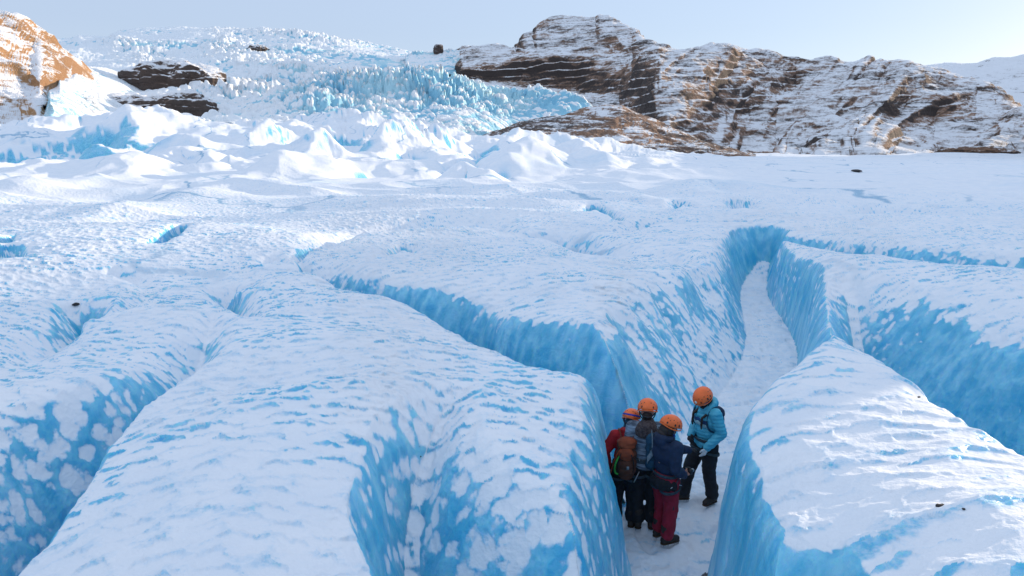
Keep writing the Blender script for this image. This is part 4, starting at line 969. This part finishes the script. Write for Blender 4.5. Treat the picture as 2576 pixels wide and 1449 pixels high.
# ---- hiker in the grey striped fleece, between the two others
x, y = 1.58, 7.62
root, j, hp, HR, Mh, jo = person((x, y, ground(x, y)), 8, 1.59, 'tall person in a grey striped fleece seen from behind, beside the red jacket',
    dict(elL=(-.25, -.03, 1.15), wrL=(-.20, .12, .98), elR=(.24, .05, 1.15), wrR=(.14, .22, 1.05), hipL=(-.085, 0, .88), knL=(-.09, .02, .48), anL=(-.07, -.02, .115)), (-14, 0, -4), M_HEATH, M_BLACK, hood=(M_FUR, 'wide'), bulk=1.12)
helmet(root, Mh)
s = Shape(); s.ball(hp(0, -.045, .07), (.065, .045, .07)); part('hair', s.mesh('hair', .008, 2, .004), M_HAIR, root)
part('hand', hand_mesh(j['wrL'], (0.1, .6, -.8), 1, .5, (1, 0, 0), 'hand', .006), M_SKIN, root)
part('hand', hand_mesh(j['wrR'], (-.2, 1, 0), -1, .5, (0, 0, -1), 'hand', .006), M_SKIN, root)
harness(root, j)
bp = gear_root('backpack', 'slim slate blue pack with grey straps, worn over the grey striped fleece', 'backpack', root)
s = Shape()
for zz in (1.30, 1.20, 1.10, 1.0): s.ball((.075, -.185, zz), (.095, .06, .10))
part('pack_body', s.mesh('pack_body', .011, 4, .010), M_TEAL, bp)
tube(curve([(.05, -.12, 1.42), (.055, -.215, 1.38), (.06, -.255, 1.27), (.055, -.26, 1.16), (.01, -.235, 1.06), (.03, -.19, .98)], 6), (.006, .026), 'strap', M_GREY, bp)
tube(curve([(.12, -.10, 1.42), (.16, .03, 1.44), (.17, .16, 1.32), (.18, .12, 1.12), (.19, -.06, 1.0)], 6), (.006, .02), 'strap', M_GREY, bp)
tube(curve([(-.10, -.06, 1.44), (-.13, .06, 1.42), (-.14, .16, 1.28), (-.16, .10, 1.08), (-.08, -.14, 1.0)], 6), (.006, .018), 'strap', M_GREY, bp)

# ---- hiker in navy jacket and crimson trousers, reaching out to the right
x, y = 1.76, 7.33
root, j, hp, HR, Mh, jo = person((x, y, ground(x, y)), 62, 1.53, 'person in a navy jacket and crimson trousers reaching an arm out to the right',
    dict(elL=(-.16, .22, 1.20), wrL=(-.10, .46, 1.14), shL=(-.16, .03, 1.38), elR=(.235, -.05, 1.12), wrR=(.15, .17, .96), anL=(-.10, .01, .115), anR=(.10, -.02, .115), knL=(-.095, .04, .49), neck=(0, -.02, 1.42), chest=(0, -.03, 1.27)), (-20, 0, -6), M_NAVY, M_DKRED, hood=(M_NAVY, 'down'), bulk=1.06)
helmet(root, Mh)
s = Shape(); s.ball(hp(0, -.03, .085), (.095, .095, .10)); s.ball(hp(0, -.075, .0), (.075, .055, .08)); s.chain([(hp(.05, -.05, -.02), .05), (hp(.06, -.03, -.10), .04), (hp(.075, .0, -.19), .025)]); part('hair', s.mesh('hair', .009, 2, .008), M_HAIR, root)
s = Shape(); s.ball(hp(0, .045, .02), (.072, .068, .045)); s.ball(hp(0, .03, -.03), (.085, .075, .04)); part('neck_gaiter', s.mesh('neck_gaiter', .009, 3, .008), M_BLUE, root)
part('glove', hand_mesh(j['wrL'], (0.1, 1, -.15), 1, .35, (0, 0, -1), 'glove', .006, 1.1), M_BLACK, root)
part('hand', hand_mesh(j['wrR'], (-.25, 1, -.1), -1, .6, (-1, 0, 0), 'hand', .005), M_SKIN, root)
harness(root, j)
s = Shape()
for a in np.linspace(-2.7, -.2, 7): s.ball((math.cos(a) * .165, math.sin(a) * .14, .86), (.065, .05, .085))
part('jacket_tied_at_hips', s.mesh('jacket_tied_at_hips', .011, 3, .014), M_BLACK, root)
cmr = gear_root('camera', 'small black camera held at the waist of the navy jacket', 'camera', root)
s = Shape(); s.box((.115, .285, .975), (.10, .05, .065)); s.box((.115, .285, 1.012), (.04, .035, .02)); part('camera_body', s.mesh('camera_body', fuse=False), M_BLKP, cmr)
s = Shape(); s.limb((.115, .30, .975), .026, (.115, .345, .972), .024); part('lens', s.mesh('lens', .006, 1), M_STEEL, cmr)
ax = gear_root('ice_axe', 'ice axe hanging beside the crimson trousers', 'ice axe', root)
s = Shape(); s.limb((.20, -.02, .86), .013, (.165, .0, .22), .011, .7); part('shaft', s.mesh('shaft', .006, 1), M_BLKP, ax)
s = Shape(); s.chain([((.205, -.09, .86), .006), ((.20, -.03, .885), .012), ((.20, .04, .88), .010), ((.20, .10, .85), .004)]); part('axe_head', s.mesh('axe_head', .005, 1), M_STEEL, ax)
tube(curve([(.20, -.02, .87), (.225, .0, .95), (.20, .05, .98)], 5), .006, 'leash', M_DGREY, ax)

# ---- hiker in the light blue down jacket, facing the group
x, y = 2.46, 8.22
root, j, hp, HR, Mh, jo = person((x, y, ground(x, y)), 248, 1.55, 'person in a light blue down jacket facing the others and looking down, one white glove',
    dict(hipL=(-.09, 0, .88), knL=(-.11, .0, .49), anL=(-.12, -.08, .115), hipR=(.09, 0, .88), knR=(.11, .17, .50), anR=(.12, .24, .115), shL=(-.17, 0, 1.385), elL=(-.27, -.05, 1.13), wrL=(-.20, .13, .93),
         elR=(.25, -.02, 1.14), wrR=(.12, .17, 1.0), neck=(0, .03, 1.43), chest=(0, .0, 1.27)), (-34, 0, 16), M_PUFF, M_BLACK, puff=True, bulk=1.02, bootyaw=(.25, -.35))
helmet(root, Mh, sticker=True)
s = Shape()
for a in np.linspace(.6, 2 * math.pi - .6, 12): s.ball(j['neck'] + Vector((math.sin(a) * .10, -.03 + math.cos(a) * .075, .05 - .04 * math.cos(a))), (.045, .045, .05))
s.ball(j['neck'] + Vector((0, -.115, .06)), (.10, .06, .085)); part('hood', s.mesh('hood', .010, 3, .012), M_PUFF, jo)
s = Shape(); s.ball(hp(0, .045, .035), (.068, .065, .045)); s.ball(hp(0, .02, -.02), (.088, .085, .05)); s.ball(hp(0, -.04, .05), (.085, .07, .08)); part('neck_gaiter', s.mesh('neck_gaiter', .009, 3, .008), M_BLACK, root)
s = Shape(); s.ball(hp(0, -.005, .115), (.088, .098, .07), HR); part('headband', s.mesh('headband', .009, 2, .004), M_STRIPE, root)
for sx in (-1, 1):
    p = [hp(sx * .085, .03, .02), hp(sx * .095, .07, -.06)]
    p += [Vector((sx * .10, .165, 1.33)), Vector((sx * .10, .172, 1.22)), Vector((sx * .10, .168, 1.17))]
    s = Shape(); rr = [.016, .02, .016, .013, .010]; s.chain(list(zip(p, rr)))
    part('braid', s.mesh('braid', .006, 1, .006), M_HAIR, root)
for z0, z1, m in [(1.235, 1.285, M_STRIPE), (1.175, 1.232, M_PALE)]:              # chest stripes, a thin shell just over the jacket
    bm = bmesh.new(); rings = []
    dg = bpy.context.evaluated_depsgraph_get()
    me = jo.data; co = np.empty(len(me.vertices) * 3); me.vertices.foreach_get('co', co); co = co.reshape(-1, 3)
    for zz in np.linspace(z0, z1, 5):
        row = []
        for xx in np.linspace(-.150, .150, 25):
            dz = zz + (0.35 * max(0, .07 - abs(xx)) if m is M_STRIPE else 0.35 * max(0, .07 - abs(xx)))
            near = co[(np.abs(co[:, 0] - xx) < .016) & (np.abs(co[:, 2] - dz) < .016)]
            row.append(bm.verts.new((xx, (near[:, 1].max() if len(near) else .1) + .005, dz)))
        rings.append(row)
    for a, b in zip(rings[:-1], rings[1:]):
        for k in range(24): bm.faces.new((a[k + 1], a[k], b[k], b[k + 1]))
    me2 = bpy.data.meshes.new('chest_stripe'); bm.to_mesh(me2); bm.free(); me2.polygons.foreach_set('use_smooth', np.ones(len(me2.polygons), bool))
    o = put('chest_stripe', me2, m, parent=jo); mm = o.modifiers.new('t', 'SOLIDIFY'); mm.thickness = .006
part('glove', hand_mesh(j['wrL'], (.15, .35, -1), 1, .25, (1, .2, 0), 'glove', .005, 1.15), M_WHITE, root, label='white knitted glove')
part('glove', hand_mesh(j['wrR'], (-.6, .6, -.4), -1, .5, (0, -1, 0), 'glove', .006, 1.1), M_BLACK, root)
harness(root, j)
bp = gear_root('backpack', 'small dark daypack on the back of the light blue down jacket', 'backpack', root)
s = Shape()
for zz in (1.33, 1.24, 1.15): s.ball((0, -.185, zz), (.12, .065, .085))
part('pack_body', s.mesh('pack_body', .011, 3, .010), M_NAVY, bp)
for sx in (-1, 1): tube(curve([(sx * .09, -.14, 1.40), (sx * .135, -.03, 1.468), (sx * .145, .07, 1.43), (sx * .155, .125, 1.30), (sx * .17, .08, 1.16), (sx * .14, -.12, 1.08)], 5), (.004, .014), 'shoulder_strap', M_TEAL, bp)

# ------------------------------------------------------------------ rope and stones on the ice
rp = bpy.data.objects.new('rope', None); COL.objects.link(rp); rp['label'] = 'knotted grey brown rope at the foot of the right hand ice wall'; rp['category'] = 'rope'
M_ROPE = cloth('weathered_rope', (0.20, 0.17, 0.16), (0.10, 0.08, 0.08), 90)
rp.location = (1.93, 6.20, 0.30)
tube(curve([(-.06, -.05, -.34), (-.065, -.04, -.12), (-.03, -.02, .02), (.02, -.02, .03), (.05, 0, .12), (.075, .02, .22)], 6), .011, 'rope_strand', M_ROPE, rp)
tube(curve([(.02, -.04, -.36), (.01, -.03, -.15), (.02, -.03, .0), (-.01, -.02, .05)], 6), .010, 'rope_strand', M_ROPE, rp)
tube(curve([(-.03, -.03, -.01), (.0, -.045, .03), (.035, -.03, .02), (.03, -.01, -.02), (-.01, -.01, -.025)], 5), .013, 'knot', M_ROPE, rp, True)
M_STONE = hard('dark_basalt', (0.03, 0.028, 0.03), 0.7)
def surf(u, v):
    """first point of the bare ice surface along a sight line"""
    d = ray(u, v); t = np.exp(np.linspace(math.log(2.0), math.log(300), 3000))
    P = CAM[None] + d[None] * t[:, None]; h = macro(P[:, 0][None], P[:, 1][None])[0]
    i = int(np.argmax(P[:, 2] < h)); return (P[i, 0], P[i, 1], float(h[i]))
rs = random.Random(4)
for (u, v, sz, lab) in [(2365, 1276, .024, 'largest dark stone lying on the sunlit right hand ice block'), (2424, 1282, .008, 'tiny dark stone just right of the largest stone on the right hand ice block'),
                        (2312, 1000, .014, 'small dark stone near the crest of the right hand ice block'), (192, 769, .045, 'dark stone alone on the snow at the far left above the left crevasse'),
                        (1057, 1150, .010, 'pebble in the snowy hollow of the central ice block, nearer its lower end'), (1053, 1127, .008, 'pebble in the snowy hollow of the central ice block, further up'),
                        (2155, 433, .55, 'low dark boulder far out on the right hand glacier plain'), (960, 1342, .012, 'pebble stuck on the blue wall of the bottom crevasse')]:
    bm = bmesh.new(); bmesh.ops.create_icosphere(bm, subdivisions=3, radius=1)
    fx, fy, fz = rs.uniform(1.2, 1.5), rs.uniform(.8, 1.1), rs.uniform(.5, .7); sd = rs.uniform(0, 50)
    for vt in bm.verts:
        c = vt.co; f = 1 + .28 * float(fbm(c.x * 1.3 + sd, c.y * 1.3, c.z * 1.3, 3)) + .12 * float(vnoise(c.x * 3 + sd, c.y * 3, c.z * 3))
        vt.co = Vector((c.x * fx * f, c.y * fy * f, c.z * fz * f)) * sz
    me = bpy.data.meshes.new('stone'); bm.to_mesh(me); bm.free()
    if sz > .3:
        for q_ in me.vertices: q_.co.z *= .45; q_.co.x *= 1.5
    p = surf(u, v); o = put('stone', me, M_STONE, label=lab, cat='stone', group='dark stones lying on the ice'); o.location = (p[0], p[1], p[2] + sz * .3); o.rotation_euler = (0, 0, rs.uniform(0, 3))
print('people', _t.time() - _t0)
